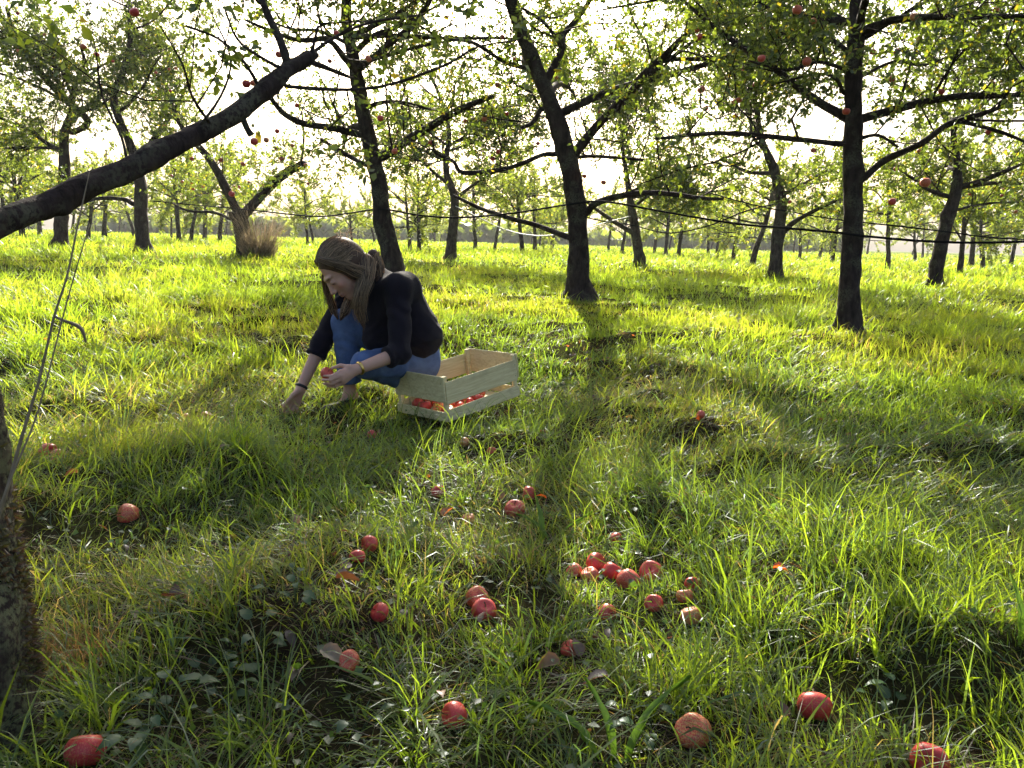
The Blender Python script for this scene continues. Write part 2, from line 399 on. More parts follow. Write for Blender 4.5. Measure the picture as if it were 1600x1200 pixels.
    V = np.stack([b, b + d * sz * 0.55 - sd_ * sz * 0.42 + [0, 0, 0.003], b + d * sz, b + d * sz * 0.55 + sd_ * sz * 0.42 + [0, 0, 0.003]], 1).reshape(-1, 3)
    acc.add(V, (np.arange(n)[:, None, None] * 4 + np.array([[0, 3, 2], [0, 2, 1]])[None]).reshape(-1, 3), np.repeat(mixa((0.030, 0.065, 0.014), (0.05, 0.095, 0.022), rg.uniform(size=n)), 4, 0))
    p = hit(112, 1065); n = 500; a = rg.uniform(0, 6.28, n); q = np.sqrt(rg.uniform(0, 1, n)) * 0.08      # rusty dry tuft at the foot of the near trunk
    V, F, C = blades(p[0] - 0.02 + np.cos(a) * q, p[1] + 0.04 + np.sin(a) * q, rg.uniform(0.05, 0.17, n), rg.uniform(0.001, 0.0022, n), np.abs(rg.normal(0.4, 0.4, n)), rg.uniform(0, 6.28, n), rg.uniform(0.3, 2.4, n), 4, np.array([[0.17, 0.105, 0.055]]) * rg.uniform(0.4, 1.3, (n, 1)))
    acc.add(V, F, C)
    print('grass tris', sum(len(f) for f in acc.F))
    o = obj('grass', acc.mesh('grass', smooth=False), M['grass'])
    tag(o, 'uneven sunlit and shaded meadow grass covering the orchard floor', 'grass', kind='stuff')
# ------------------------------------------------------------------ apples (shape shared by fruit on the trees and on the ground)
def apple_mesh(name, seed, nu=18, nv=11, squash=0.9):
    r = np.random.default_rng(seed)
    v = np.linspace(0, np.pi, nv); th = np.arange(nu) / nu * 2 * np.pi
    rho = np.sin(v) ** 0.85; zz = np.cos(v) * squash
    dip = 0.36 * np.exp(-(v / 0.42) ** 2) ; dip2 = 0.2 * np.exp(-((np.pi - v) / 0.35) ** 2)
    zz = zz - dip + dip2
    taper = 1.0 - 0.10 * (1 - np.cos(v)) / 2
    lob = 1 + 0.03 * np.cos(5 * th + r.uniform(0, 6)) + 0.035 * np.cos(2 * th + r.uniform(0, 6))
    V = [[0, 0, zz[0]]]; 
    for i in range(1, nv - 1):
        for k in range(nu): V.append([rho[i] * taper[i] * lob[k] * math.cos(th[k]), rho[i] * taper[i] * lob[k] * math.sin(th[k]), zz[i]])
    V.append([0, 0, zz[-1]]); V = np.array(V) * 0.5; n = len(V); F = []
    for k in range(nu):
        k2 = (k + 1) % nu; F.append([0, 1 + k, 1 + k2]); F.append([n - 1, n - 1 - nu + k2, n - 1 - nu + k])
        for i in range(nv - 3):
            a = 1 + i * nu; F += [[a + k, a + nu + k, a + nu + k2], [a + k, a + nu + k2, a + k2]]
    return mesh_np(name, V, np.array(F))
APPLE = [apple_mesh('apple', s, squash=q) for s, q in ((1, 0.9), (2, 0.84), (3, 0.96))]
APPLE_S = [apple_mesh('hanging_apple', s, 10, 7, q) for s, q in ((4, 0.92), (5, 0.86))]
for m_ in APPLE + APPLE_S: m_.materials.append(M['apple'])
_sv, _sf = tube([[0, 0, 0.24], [0.02, 0, 0.38], [0.09, 0.02, 0.53]], [0.022, 0.018, 0.026], 5)
STEM = mesh_np('stem', _sv, _sf); STEM.materials.append(M['stem'])

# ------------------------------------------------------------------ trees
def grow_children(paths, r, per_m, lmin, lmax, t0, up, rad_f, n_pts=6, wander=0.35, spread=1.0, droop=0.0):
    out_ = []
    for P, rad in paths:
        seg = np.linalg.norm(np.diff(P, axis=0), axis=1); L = seg.sum(); cum = np.concatenate([[0], np.cumsum(seg)]) / max(L, 1e-6)
        k = r.poisson(per_m * L * (1 - t0))
        for t in r.uniform(t0, 1.0, k):
            i = min(int(np.searchsorted(cum, t)), len(P) - 1); i = max(i, 1)
            f = (t - cum[i - 1]) / max(cum[i] - cum[i - 1], 1e-6)
            p = P[i - 1] * (1 - f) + P[i] * f; T = P[i] - P[i - 1]; T = T / (np.linalg.norm(T) + 1e-9)
            v = r.normal(size=3); v -= T * (v @ T); v /= np.linalg.norm(v) + 1e-9
            d = T * r.uniform(0.2, 0.9) + v * spread + np.array([0, 0, up * r.uniform(0.2, 1.4)]); d /= np.linalg.norm(d)
            ln = r.uniform(lmin, lmax) * (1.15 - 0.5 * t); Q = [p]
            for q in range(n_pts - 1):
                d = d + r.normal(size=3) * wander / math.sqrt(n_pts) + np.array([0, 0, (0.10 * up - droop) / n_pts]); d /= np.linalg.norm(d)
                Q.append(Q[-1] + d * ln / (n_pts - 1))
            r0 = min(rad[i] * 0.6, rad_f * ln)
            out_.append((np.array(Q), np.linspace(r0, r0 * 0.35, n_pts)))
    return out_
def twig_mesh(acc, paths, sides=3):
    by = {}
    for P, rad in paths: by.setdefault(len(P), []).append((P, rad))
    for n, L in by.items():
        P = np.array([a for a, _ in L]); rd = np.array([b for _, b in L]); m = len(P)
        T = np.gradient(P, axis=1); T /= np.linalg.norm(T, axis=2, keepdims=True) + 1e-9
        a = np.where(np.abs(T[:, :1, 2:3]) < 0.8, np.array([0, 0, 1.0]), np.array([1.0, 0, 0])); N = np.cross(T, np.broadcast_to(a, T.shape))
        N /= np.linalg.norm(N, axis=2, keepdims=True) + 1e-9; B = np.cross(T, N)
        th = np.arange(sides) / sides * 2 * np.pi
        V = P[:, :, None] + rd[:, :, None, None] * (np.cos(th)[None, None, :, None] * N[:, :, None] + np.sin(th)[None, None, :, None] * B[:, :, None])
        i = np.arange(n - 1)[:, None] * sides; j = np.arange(sides)[None]; k = (j + 1) % sides
        Q = np.stack([i + j, i + k, i + sides + k, i + sides + j], -1).reshape(-1, 4); F = quads2tris(Q)
        FF = (np.arange(m)[:, None, None] * n * sides + F[None]).reshape(-1, 3)
        acc.add(V.reshape(-1, 3), FF)
PATCH = [(*hit(a, b)[:2], q, v) for a, b, q, v in ((380, 850, 0.26, 0.8), (720, 735, 0.35, 0.8), (770, 940, 0.22, 0.7), (1310, 880, 0.32, 0.9), (600, 770, 0.28, 0.7), (1450, 760, 0.4, 0.7), (1120, 850, 0.25, 0.6),
         (330, 640, 0.9, 0.6), (700, 520, 1.2, 0.5), (1050, 540, 1.0, 0.5), (1500, 600, 1.0, 0.5), (1250, 570, 0.8, 0.5), (1200, 670, 0.4, -0.7), (300, 470, 1.0, -0.5), (450, 740, 0.3, -0.6), (1000, 1050, 0.5, -0.6))]
def sunlit(B):
    """share of leaves the crown lacks on the way of the sun to a place that lies in the light"""
    k = 1 / math.tan(SUN_EL); x = B[:, 0] - (B[:, 2] - 0.05) * k * math.sin(SUN_AZ); y = B[:, 1] - (B[:, 2] - 0.05) * k * math.cos(SUN_AZ)
    s = np.where(y > 3.3, 0.52, 0.22) * (y < 10) * (y > 0.5)
    for px, py, q, v in PATCH: s = s + v * np.exp(-((x - px) ** 2 + (y - py) ** 2) / (q * q))
    x2 = B[:, 0] - (B[:, 2] - 0.65) * k * math.sin(SUN_AZ); y2 = B[:, 1] - (B[:, 2] - 0.65) * k * math.cos(SUN_AZ)
    s = s + 0.8 * np.exp(-((x2 + 0.62) ** 2 + (y2 - 4.05) ** 2) / 0.16)
    return np.clip(s, 0, 0.95)
def leaf_mesh(name, r, paths, per_m, size, cols, minz=None, clus=3, thin=False, avoid=None):
    """leaves in small rosettes along the twigs; every leaf two folded faces"""
    base, dirs = [], []
    for P, rad in paths:
        L = np.linalg.norm(np.diff(P, axis=0), axis=1).sum(); k = r.poisson(per_m * L / clus)
        if k == 0: continue
        t = np.sort(r.uniform(0.1, 1, k)); x = t * (len(P) - 1); i = np.minimum(x.astype(int), len(P) - 2); f = (x - i)[:, None]
        p = P[i] * (1 - f) + P[i + 1] * f; T = P[i + 1] - P[i]; T = T / (np.linalg.norm(T, axis=1, keepdims=True) + 1e-9)
        base.append(np.repeat(p, clus, 0)); dirs.append(np.repeat(T, clus, 0))
    B = np.vstack(base); T = np.vstack(dirs)
    if thin: kp = r.uniform(size=len(B)) > sunlit(B); B, T = B[kp], T[kp]
    if avoid is not None: kp = np.linalg.norm(B[:, None] - avoid[None], axis=2).min(1) > 0.30; B, T = B[kp], T[kp]
    n = len(B)
    d = T * 0.5 + r.normal(size=(n, 3)) * 0.8 + np.array([0, 0, -0.12]); d /= np.linalg.norm(d, axis=1, keepdims=True)
    nrm = r.normal(size=(n, 3)) * 0.75 + np.array([0, 0, 0.55]); nrm -= d * (nrm * d).sum(1, keepdims=True); nrm /= np.linalg.norm(nrm, axis=1, keepdims=True) + 1e-9
    s = np.cross(d, nrm); sz = size * r.lognormal(0, 0.22, n)[:, None]; wd = sz * r.uniform(0.25, 0.34, (n, 1)); fold = sz * r.uniform(0.04, 0.14, (n, 1))
    b = B + d * sz * r.uniform(0.1, 0.4, (n, 1))
    tip = b + d * sz - nrm * sz * r.uniform(-0.05, 0.3, (n, 1))
    l = b + d * sz * 0.45 - s * wd + nrm * fold; q = b + d * sz * 0.45 + s * wd + nrm * fold
    V = np.stack([b, l, tip, q], 1).reshape(-1, 3)
    F = (np.arange(n)[:, None, None] * 4 + np.array([[0, 3, 2], [0, 2, 1]])[None]).reshape(-1, 3)
    f = r.uniform(size=n); C = mixa(cols[0], cols[1], f)
    y = r.uniform(size=n) < 0.05; C = np.where(y[:, None], np.asarray(cols[2])[None], C) * r.uniform(0.75, 1.25, (n, 1))
    return mesh_np(name, V, F, np.repeat(C, 4, 0), smooth=False), n
L_COL = ((0.030, 0.050, 0.016), (0.085, 0.112, 0.020), (0.17, 0.14, 0.02))
L_COL2 = ((0.06, 0.085, 0.022), (0.11, 0.135, 0.03), (0.17, 0.14, 0.03))  # far crowns and hedge: leaf colour made paler, imitating sunlit haze
LEAVES = [0]
def px_path(pts, Y, dz=0.0, bow=0.0, r=None):
    """[(px,py,width px)] at distance Y, drifting dz metres nearer/farther along the path -> pts, radii"""
    n = len(pts); P, rad = [], []
    for i, (a, b, c) in enumerate(pts):
        y = Y + dz * (i / max(n - 1, 1)); P.append(at(a, b, y)); rad.append(c * 0.44 * pxm(y))
    return np.array(P), np.array(rad)
def to_path(P, rad, n=5):
    S = smooth_path(np.column_stack([P, rad]), n); return S[:, :3], np.maximum(S[:, 3], 0.002)

def burrs(V, S, sr, r, n):
    """knots and healed pruning scars"""
    for k in range(n):
        i = int(r.integers(2, len(S) - 2)); a = r.normal(size=3); a /= np.linalg.norm(a); c = S[i] + a * sr[i]; dd = np.linalg.norm(V - c, axis=1); w_ = sr[i] * r.uniform(0.45, 0.9)
        g = np.exp(-(dd / w_) ** 2) - 0.55 * np.exp(-(dd / (w_ * 0.45)) ** 2); V = V + a[None] * (g * sr[i] * r.uniform(0.25, 0.55))[:, None]
    return V
def make_tree(Y, trunk, limbs, seed, label, extra=5, nl=(6.0, 10.0), leaf=0.045, per_leaf=54, barkm='bark', apples=10, reach=(1.8, 3.1),
              base_z=None, top_up=2.2, flare=1.6, twig_len=(0.25, 0.8), knots=True, apple_px=(), limb_children=True, shoots=2.0, l2=(0.6, 1.7)):
    r = np.random.default_rng(seed)
    P, rad = px_path(trunk, Y)
    gz = float(terrain(P[0, 0], P[0, 1])); 
    # foot of the trunk: carried down into the ground with a flare
    d = P[0] - P[1]; d = d / np.linalg.norm(d); d = d * 0.5 + np.array([0, 0, -1]) * 0.5; d /= np.linalg.norm(d)
    k = max((P[0, 2] - gz + 0.03) / max(-d[2], 0.2), 0.02)
    foot = P[0] + d * k
    P = np.vstack([foot, P]); rad = np.concatenate([[rad[0] * flare], rad])
    if k > 0.25:
        P = np.insert(P, 1, P[1] + (foot - P[1]) * 0.72, 0); rad = np.insert(rad, 1, rad[1] * 1.12)
    # carry the leader on above the frame
    top = P[-1].copy(); td = P[-1] - P[-2]; td /= np.linalg.norm(td)
    if top_up > 0:
        ex = [top + (td * 0.4 + np.array([r.normal(0, .15), r.normal(0, .15), 0.8])) * top_up * q for q in (0.35, 0.7, 1.0)]
        P = np.vstack([P, ex]); rad = np.concatenate([rad, rad[-1] * np.array([0.75, 0.5, 0.22])])
    root = empty('apple_tree', foot)
    S, sr = to_path(P, rad, 9)
    V, F = tube(S, sr, 18, 0.22 if knots else 0.1, seed * 1.7)
    if knots:                                   # root swellings and burrs
        hgt = V[:, 2] - gz; an = np.arctan2(V[:, 1] - foot[1], V[:, 0] - foot[0])
        g = np.clip(1 - hgt / 0.28, 0, 1) ** 2 * (0.5 + 0.5 * np.cos(an * 3 + seed)) * rad[1] * 0.75
        V[:, 0] += np.cos(an) * g; V[:, 1] += np.sin(an) * g
    V = burrs(V, S, sr, r, 9)
    obj('trunk', mesh_np('trunk', V - foot, F), M[barkm], root)
    main = []
    for lb in limbs:
        pts, dz = lb[0], lb[1]
        ys = Y
        Q, qr = px_path(pts, Y, dz)
        if len(Q) > 2: Q[1:-1] += r.normal(0, 0.25, (len(Q) - 2, 1)) * np.array([[0, 0.25, 0]])
        cand = np.vstack([S] + [m_[0] for m_ in main]); j = int(np.argmin(np.linalg.norm(cand - Q[0], axis=1))); onlimb = j >= len(S)
        if onlimb: Q = Q + (cand[j] - Q[0]) * np.linspace(1, 0, len(Q))[:, None]; inside = cand[max(j - 1, 0)]      # springs from an earlier limb
        else: inside = cand[j] * 0.75 + Q[0] * 0.25
        Q = np.vstack([inside, Q]); qr = np.concatenate([[qr[0] * 1.25], qr])
        main.append(to_path(Q, qr, 4))
    zt = S[-1, 2]; h0 = gz + 0.30 * (zt - gz)
    for e in range(extra):                      # limbs that come towards and away from the camera
        t = r.uniform(0.42, 0.86); i = int(t * (len(S) - 1)); a = (e / max(extra, 1)) * 6.283 + r.uniform(-0.5, 0.5)
        if math.sin(a) < -0.4 and S[i, 2] < gz + 2.5 and S[-1, 2] > gz + 2.8: i = int(np.argmax(S[:, 2] > gz + 2.5))
        if S[i, 2] < gz + 1.25: i = int(np.argmax(S[:, 2] > gz + 1.25 + r.uniform(0, .5))); 
        dd = np.array([math.cos(a), math.sin(a), r.uniform(0.1, 0.6)]); dd /= np.linalg.norm(dd); ln = r.uniform(*reach)
        Q = [S[i]]
        for q in range(5):
            dd = dd + r.normal(0, 0.13, 3) + np.array([0, 0, 0.02]); dd /= np.linalg.norm(dd); Q.append(Q[-1] + dd * ln / 5)
        r0 = min(sr[i] * 0.55, 0.05); main.append(to_path(np.array(Q), np.linspace(r0, r0 * 0.25, 6), 3))
    for Q, qr in main:
        V, F = tube(Q, qr, 9, 0.22, r.uniform(0, 50)); obj('branch', mesh_np('branch', V - foot, F), M[barkm], root)
    up_tr = (S[int(len(S) * 0.62):], sr[int(len(S) * 0.62):])
    src = main + [up_tr]
    lv2 = grow_children(src, r, nl[0], l2[0], l2[1], 0.15, 0.45, 0.010, 6, 0.7)
    if shoots > 0:
        sh = grow_children(src, r, shoots, 0.3, 0.8, 0.2, 2.6, 0.006, 5, 0.2); lv2 = lv2 + sh
    lv3 = grow_children(lv2, r, nl[1], twig_len[0], twig_len[1], 0.08, 0.15, 0.006, 3, 0.6, droop=0.25)
    lv2 = [q for q in lv2 if q[0][:, 2].min() > gz + 1.1]; lv3 = [q for q in lv3 if q[0][:, 2].min() > gz + 1.1]
    acc = Acc(); twig_mesh(acc, lv2, 3); twig_mesh(acc, lv3, 3)
    tw = obj('twigs', Acc.mesh(acc, 'twigs'), M['twig'], root); tw.data.transform(Matrix.Translation(-Vector(foot))); tw['kind'] = 'stuff'
    me, n = leaf_mesh('leaves', r, lv3 + [(a[2:], b[2:]) for a, b in lv2], per_leaf, leaf, L_COL, thin=Y < 12, clus=3, avoid=S[::2])
    lo = obj('crown', me, M['leaf'], root); me.transform(Matrix.Translation(-Vector(foot))); lo['kind'] = 'stuff'; LEAVES[0] += n
    if Y < 12:                                  # the upper crown, mostly above the frame
        hi = []
        for e in range(7):
            i = int(len(S) * r.uniform(0.80, 0.97)); a = e * 0.9 + r.uniform(-0.4, 0.4); dd = np.array([math.cos(a), math.sin(a), r.uniform(0.35, 1.0)]); dd /= np.linalg.norm(dd); Q = [S[i]]; ln = r.uniform(1.2, 2.2)
            if S[i, 2] < 3.9: Q[0] = S[int(np.argmax(S[:, 2] > 3.9))]
            for q in range(5): dd = dd + r.normal(0, 0.15, 3); dd /= np.linalg.norm(dd); Q.append(Q[-1] + dd * ln / 5)
            hi.append(to_path(np.array(Q), np.linspace(0.03, 0.008, 6), 2)); V, F = tube(*hi[-1], 6, 0.15, e); obj('branch', mesh_np('branch', V - foot, F), M[barkm], root)
        h2 = grow_children(hi, r, 6.5, 0.4, 1.1, 0.15, 0.4, 0.010, 5, 0.5)
        me, n = leaf_mesh('leaves', r, h2, 30, 0.06, L_COL, thin=True); lo = obj('crown', me, M['leaf'], root); me.transform(Matrix.Translation(-Vector(foot))); lo['kind'] = 'stuff'; LEAVES[0] += n
        acc = Acc(); twig_mesh(acc, h2, 3); tw = obj('twigs', acc.mesh('twigs'), M['twig'], root); tw.data.transform(Matrix.Translation(-Vector(foot))); tw['kind'] = 'stuff'
    spots = [q[-1] for q, _ in lv3]
    spots = [s for s in spots if s[2] > gz + 0.9]
    for q in r.permutation(len(spots))[:apples]:
        p = spots[q] - foot; dm = r.uniform(0.056, 0.074)
        a = obj('apple', APPLE_S[int(r.integers(2))], None, root, p + np.array([0, 0, -dm * 0.6]), (r.normal(0, .3), r.normal(0, .3), r.uniform(0, 6)))
        a.scale = (dm,) * 3
    for (ax, ay, aw) in apple_px:
        p = at(ax, ay, Y + r.uniform(-0.4, 0.1)); dm = aw * pxm(p[1])
        a = obj('apple', APPLE_S[int(r.integers(2))], None, root, p - foot, (r.normal(0, .3), r.normal(0, .3), r.uniform(0, 6))); a.scale = (dm,) * 3
    tag(root, label, 'tree', 'apple trees of the orchard')
    return root, foot

def build_trees():
    # middle tree beside the crate
    make_tree(9.2, [(905, 468, 46), (904, 430, 39), (903, 347, 33), (887, 251, 31), (865, 173, 28), (839, 108, 26), (809, 35, 22), (790, -40, 20)],
        [([(893, 247, 17), (934, 195, 16), (973, 156, 16), (1008, 117, 15), (1034, 93, 13), (1077, 52, 9), (1147, 32, 7), (1225, 30, 5)], -0.9),
         ([(856, 121, 13), (878, 78, 12), (879, 56, 11), (904, 26, 9), (935, -20, 7)], 0.5),
         ([(878, 62, 7), (852, 32, 6), (815, 12, 5)], -0.5),
         ([(915, 334, 13), (934, 316, 12), (986, 303, 10), (1043, 302, 9), (1095, 310, 7), (1130, 311, 5)], -0.8),
         ([(866, 241, 9), (848, 241, 8), (795, 262, 8), (725, 270, 8), (708, 252, 6), (680, 238, 5), (676, 220, 4)], -0.7),
         ([(887, 370, 10), (843, 353, 9), (800, 342, 8), (750, 325, 7), (708, 305, 5)], 0.6),
         ([(845, 172, 9), (833, 190, 8), (815, 200, 6)], -0.3),
         ([(1034, 93, 8), (1090, 92, 7), (1160, 92, 6), (1235, 104, 4)], -0.5),
         ([(905, 255, 7), (940, 247, 6), (1005, 250, 5)], 0.5), ([(1034, 93, 6), (1090, 60, 5), (1140, 75, 4), (1205, 60, 3)], -0.8), ([(840, 110, 8), (790, 95, 7), (740, 70, 6), (690, 60, 4), (640, 30, 3)], -0.6)],
        11, 'thick apple tree with root flare in the middle, trunk forking in two above head height', extra=6, apples=34,
        apple_px=((943, 285, 9), (913, 275, 7), (1103, 169, 9), (757, 186, 9)))
    # right tree, nearest upright trunk
    make_tree(7.0, [(1326, 509, 41), (1329, 428, 35), (1333, 338, 33), (1333, 270, 33), (1333, 180, 29), (1333, 104, 28), (1340, 27, 24), (1345, -60, 20)],
        [([(1316, 225, 10), (1250, 216, 9), (1160, 207, 8), (1095, 208, 7), (1025, 217, 5)], -0.5),
         ([(1349, 279, 13), (1394, 248, 12), (1439, 225, 11), (1475, 198, 10), (1511, 185, 9), (1552, 171, 7), (1592, 144, 5)], -0.6),
         ([(1511, 187, 7), (1560, 208, 6), (1610, 226, 4)], -0.5),
         ([(1326, 81, 9), (1290, 63, 8), (1255, 66, 6), (1200, 40, 4)], 0.5),
         ([(1344, 216, 7), (1376, 211, 6), (1403, 230, 4)], -0.3),
         ([(1318, 145, 7), (1300, 128, 6), (1270, 120, 4), (1215, 130, 3)], -0.5),
         ([(1350, 60, 8), (1400, 30, 6), (1460, -5, 4)], -0.4), ([(1326, 112, 7), (1280, 97, 6), (1230, 110, 5), (1170, 95, 3)], -0.7), ([(1336, 40, 8), (1290, 15, 6), (1240, 20, 5), (1180, 5, 3)], 0.6), ([(1345, 120, 6), (1400, 95, 5), (1450, 100, 4), (1520, 70, 3)], 0.5)],
        12, 'straight upright apple tree right of centre with the nearest vertical trunk', extra=6, apples=40,
        apple_px=((1446, 285, 17), (1394, 315, 13), (1322, 174, 12), (1400, 264, 8), (1546, 206, 12), (1471, 143, 10), (1271, 235, 9)))
    # tree behind the woman
    make_tree(9.8, [(626, 462, 40), (612, 400, 35), (598, 340, 32), (591, 280, 30), (575, 217, 27), (561, 140, 24), (550, 80, 20), (541, 31, 17), (545, -40, 14)],
        [([(596, 245, 17), (652, 210, 15), (715, 172, 12), (770, 150, 8)], -0.7),
         ([(565, 210, 13), (520, 200, 12), (473, 192, 11), (440, 175, 9), (421, 150, 7)], -0.6),
         ([(571, 257, 9), (540, 241, 8), (501, 217, 5)], 0.5),
         ([(557, 80, 11), (582, 56, 9), (627, 35, 6), (690, 5, 4)], 0.3),
         ([(572, 168, 8), (600, 160, 7), (640, 162, 5), (675, 172, 3)], -0.4), ([(553, 100, 8), (600, 90, 6), (660, 70, 5), (730, 60, 3)], 0.5), ([(548, 70, 7), (500, 50, 6), (450, 45, 4), (400, 20, 3)], 0.4)],
        13, 'leaning apple tree rising directly behind the crouching person', extra=10, apples=34, nl=(6.5, 10.0))
    # right, behind
    make_tree(13.6, [(1459, 446, 27), (1470, 382, 23), (1484, 333, 21), (1495, 292, 19), (1495, 252, 12), (1490, 200, 9)],
        [([(1498, 293, 11), (1533, 283, 9), (1574, 265, 6), (1610, 250, 4)], -0.8), ([(1491, 310, 8), (1448, 297, 7), (1430, 280, 5), (1400, 262, 3)], 0.7),
         ([(1486, 330, 5), (1540, 318, 4), (1600, 316, 3)], 0.9)],
        14, 'apple tree leaning right near the right edge with dark forked trunk', extra=7, leaf=0.056, apples=24, top_up=2.0)
    make_tree(14.5, [(1210, 433, 25), (1216, 368, 21), (1220, 312, 18), (1207, 260, 14), (1190, 217, 10), (1180, 160, 8)],
        [([(1227, 360, 10), (1250, 342, 8), (1313, 310, 5)], -0.8), ([(1209, 270, 8), (1170, 268, 6), (1130, 250, 4)], 0.8), ([(1222, 305, 7), (1260, 285, 5), (1300, 262, 4)], 0.8)],
        15, 'apple tree left of the upright trunk, between it and the middle tree', extra=7, leaf=0.056, barkm='bark_far', apples=12, top_up=1.8)
    make_tree(18.0, [(1001, 418, 19), (993, 364, 16), (986, 321, 13), (980, 280, 9)],
        [([(986, 362, 9), (939, 333, 7), (910, 310, 4)], -0.6), ([(988, 325, 7), (1020, 300, 5), (1050, 280, 3)], 0.6)],
        16, 'slender pale-barked apple tree just right of the middle tree, further back', extra=7, leaf=0.062, barkm='bark_far', apples=8, top_up=2.4)
    make_tree(18.5, [(704, 400, 21), (708, 350, 17), (710, 308, 14), (697, 266, 10)],
        [([(711, 310, 7), (745, 285, 5), (780, 265, 4)], -0.6), ([(703, 290, 6), (670, 262, 5), (645, 235, 3)], 0.7)],
        17, 'pale-barked apple tree behind, between the leaning tree and the middle tree', extra=7, leaf=0.062, barkm='bark_far', apples=8, top_up=2.4)
    # left group
    make_tree(15.6, [(382, 400, 29), (378, 365, 25), (374, 338, 25), (371, 329, 22)],
        [([(368, 325, 15), (346, 280, 14), (332, 255, 13), (311, 231, 11), (285, 196, 8), (268, 160, 6)], -0.7),
         ([(381, 336, 17), (413, 294, 17), (441, 273, 16), (470, 259, 14), (476, 256, 12)], 0.4),
         ([(474, 258, 5), (478, 220, 4), (472, 175, 3)], 0.2), ([(360, 342, 6), (335, 332, 5), (300, 330, 4), (270, 318, 3)], 0.5)],
        18, 'low apple tree forking into a wide V beside a dry grass tussock', extra=0, nl=(6.5, 9.0), leaf=0.048, apples=24, top_up=0.0, reach=(1.2, 1.9),
        apple_px=((362, 303, 10), (345, 250, 8), (300, 248, 8), (478, 258, 7), (440, 248, 8)))
    make_tree(16.6, [(224, 388, 27), (220, 332, 23), (219, 287, 20), (205, 230, 15), (178, 160, 12), (192, 112, 10), (203, 70, 9), (203, 20, 6)],
        [([(206, 318, 8), (189, 311, 7), (147, 311, 6), (105, 329, 4)], -0.5), ([(215, 250, 10), (250, 205, 8), (282, 160, 6), (300, 110, 4)], 0.6), ([(200, 95, 6), (225, 80, 5), (255, 70, 3)], 0.3)],
        19, 'ivy-footed apple tree on the left seen under the big bare limb', extra=7, leaf=0.055, apples=12, top_up=0.8)
    make_tree(17.0, [(95, 386, 24), (96, 332, 21), (101, 280, 19), (101, 210, 15), (112, 175, 12)],
        [([(115, 206, 10), (134, 188, 12), (98, 150, 12), (49, 94, 10), (22, 55, 7), (10, 10, 5)], -0.9), ([(108, 192, 8), (150, 150, 7), (190, 128, 5)], 0.6), ([(95, 232, 6), (50, 230, 5), (8, 232, 4)], 0.4)],
        20, 'leftmost large apple tree with crooked forked limbs at the far left', extra=7, leaf=0.055, apples=12, top_up=1.2)
    print('leaves so far', LEAVES[0])

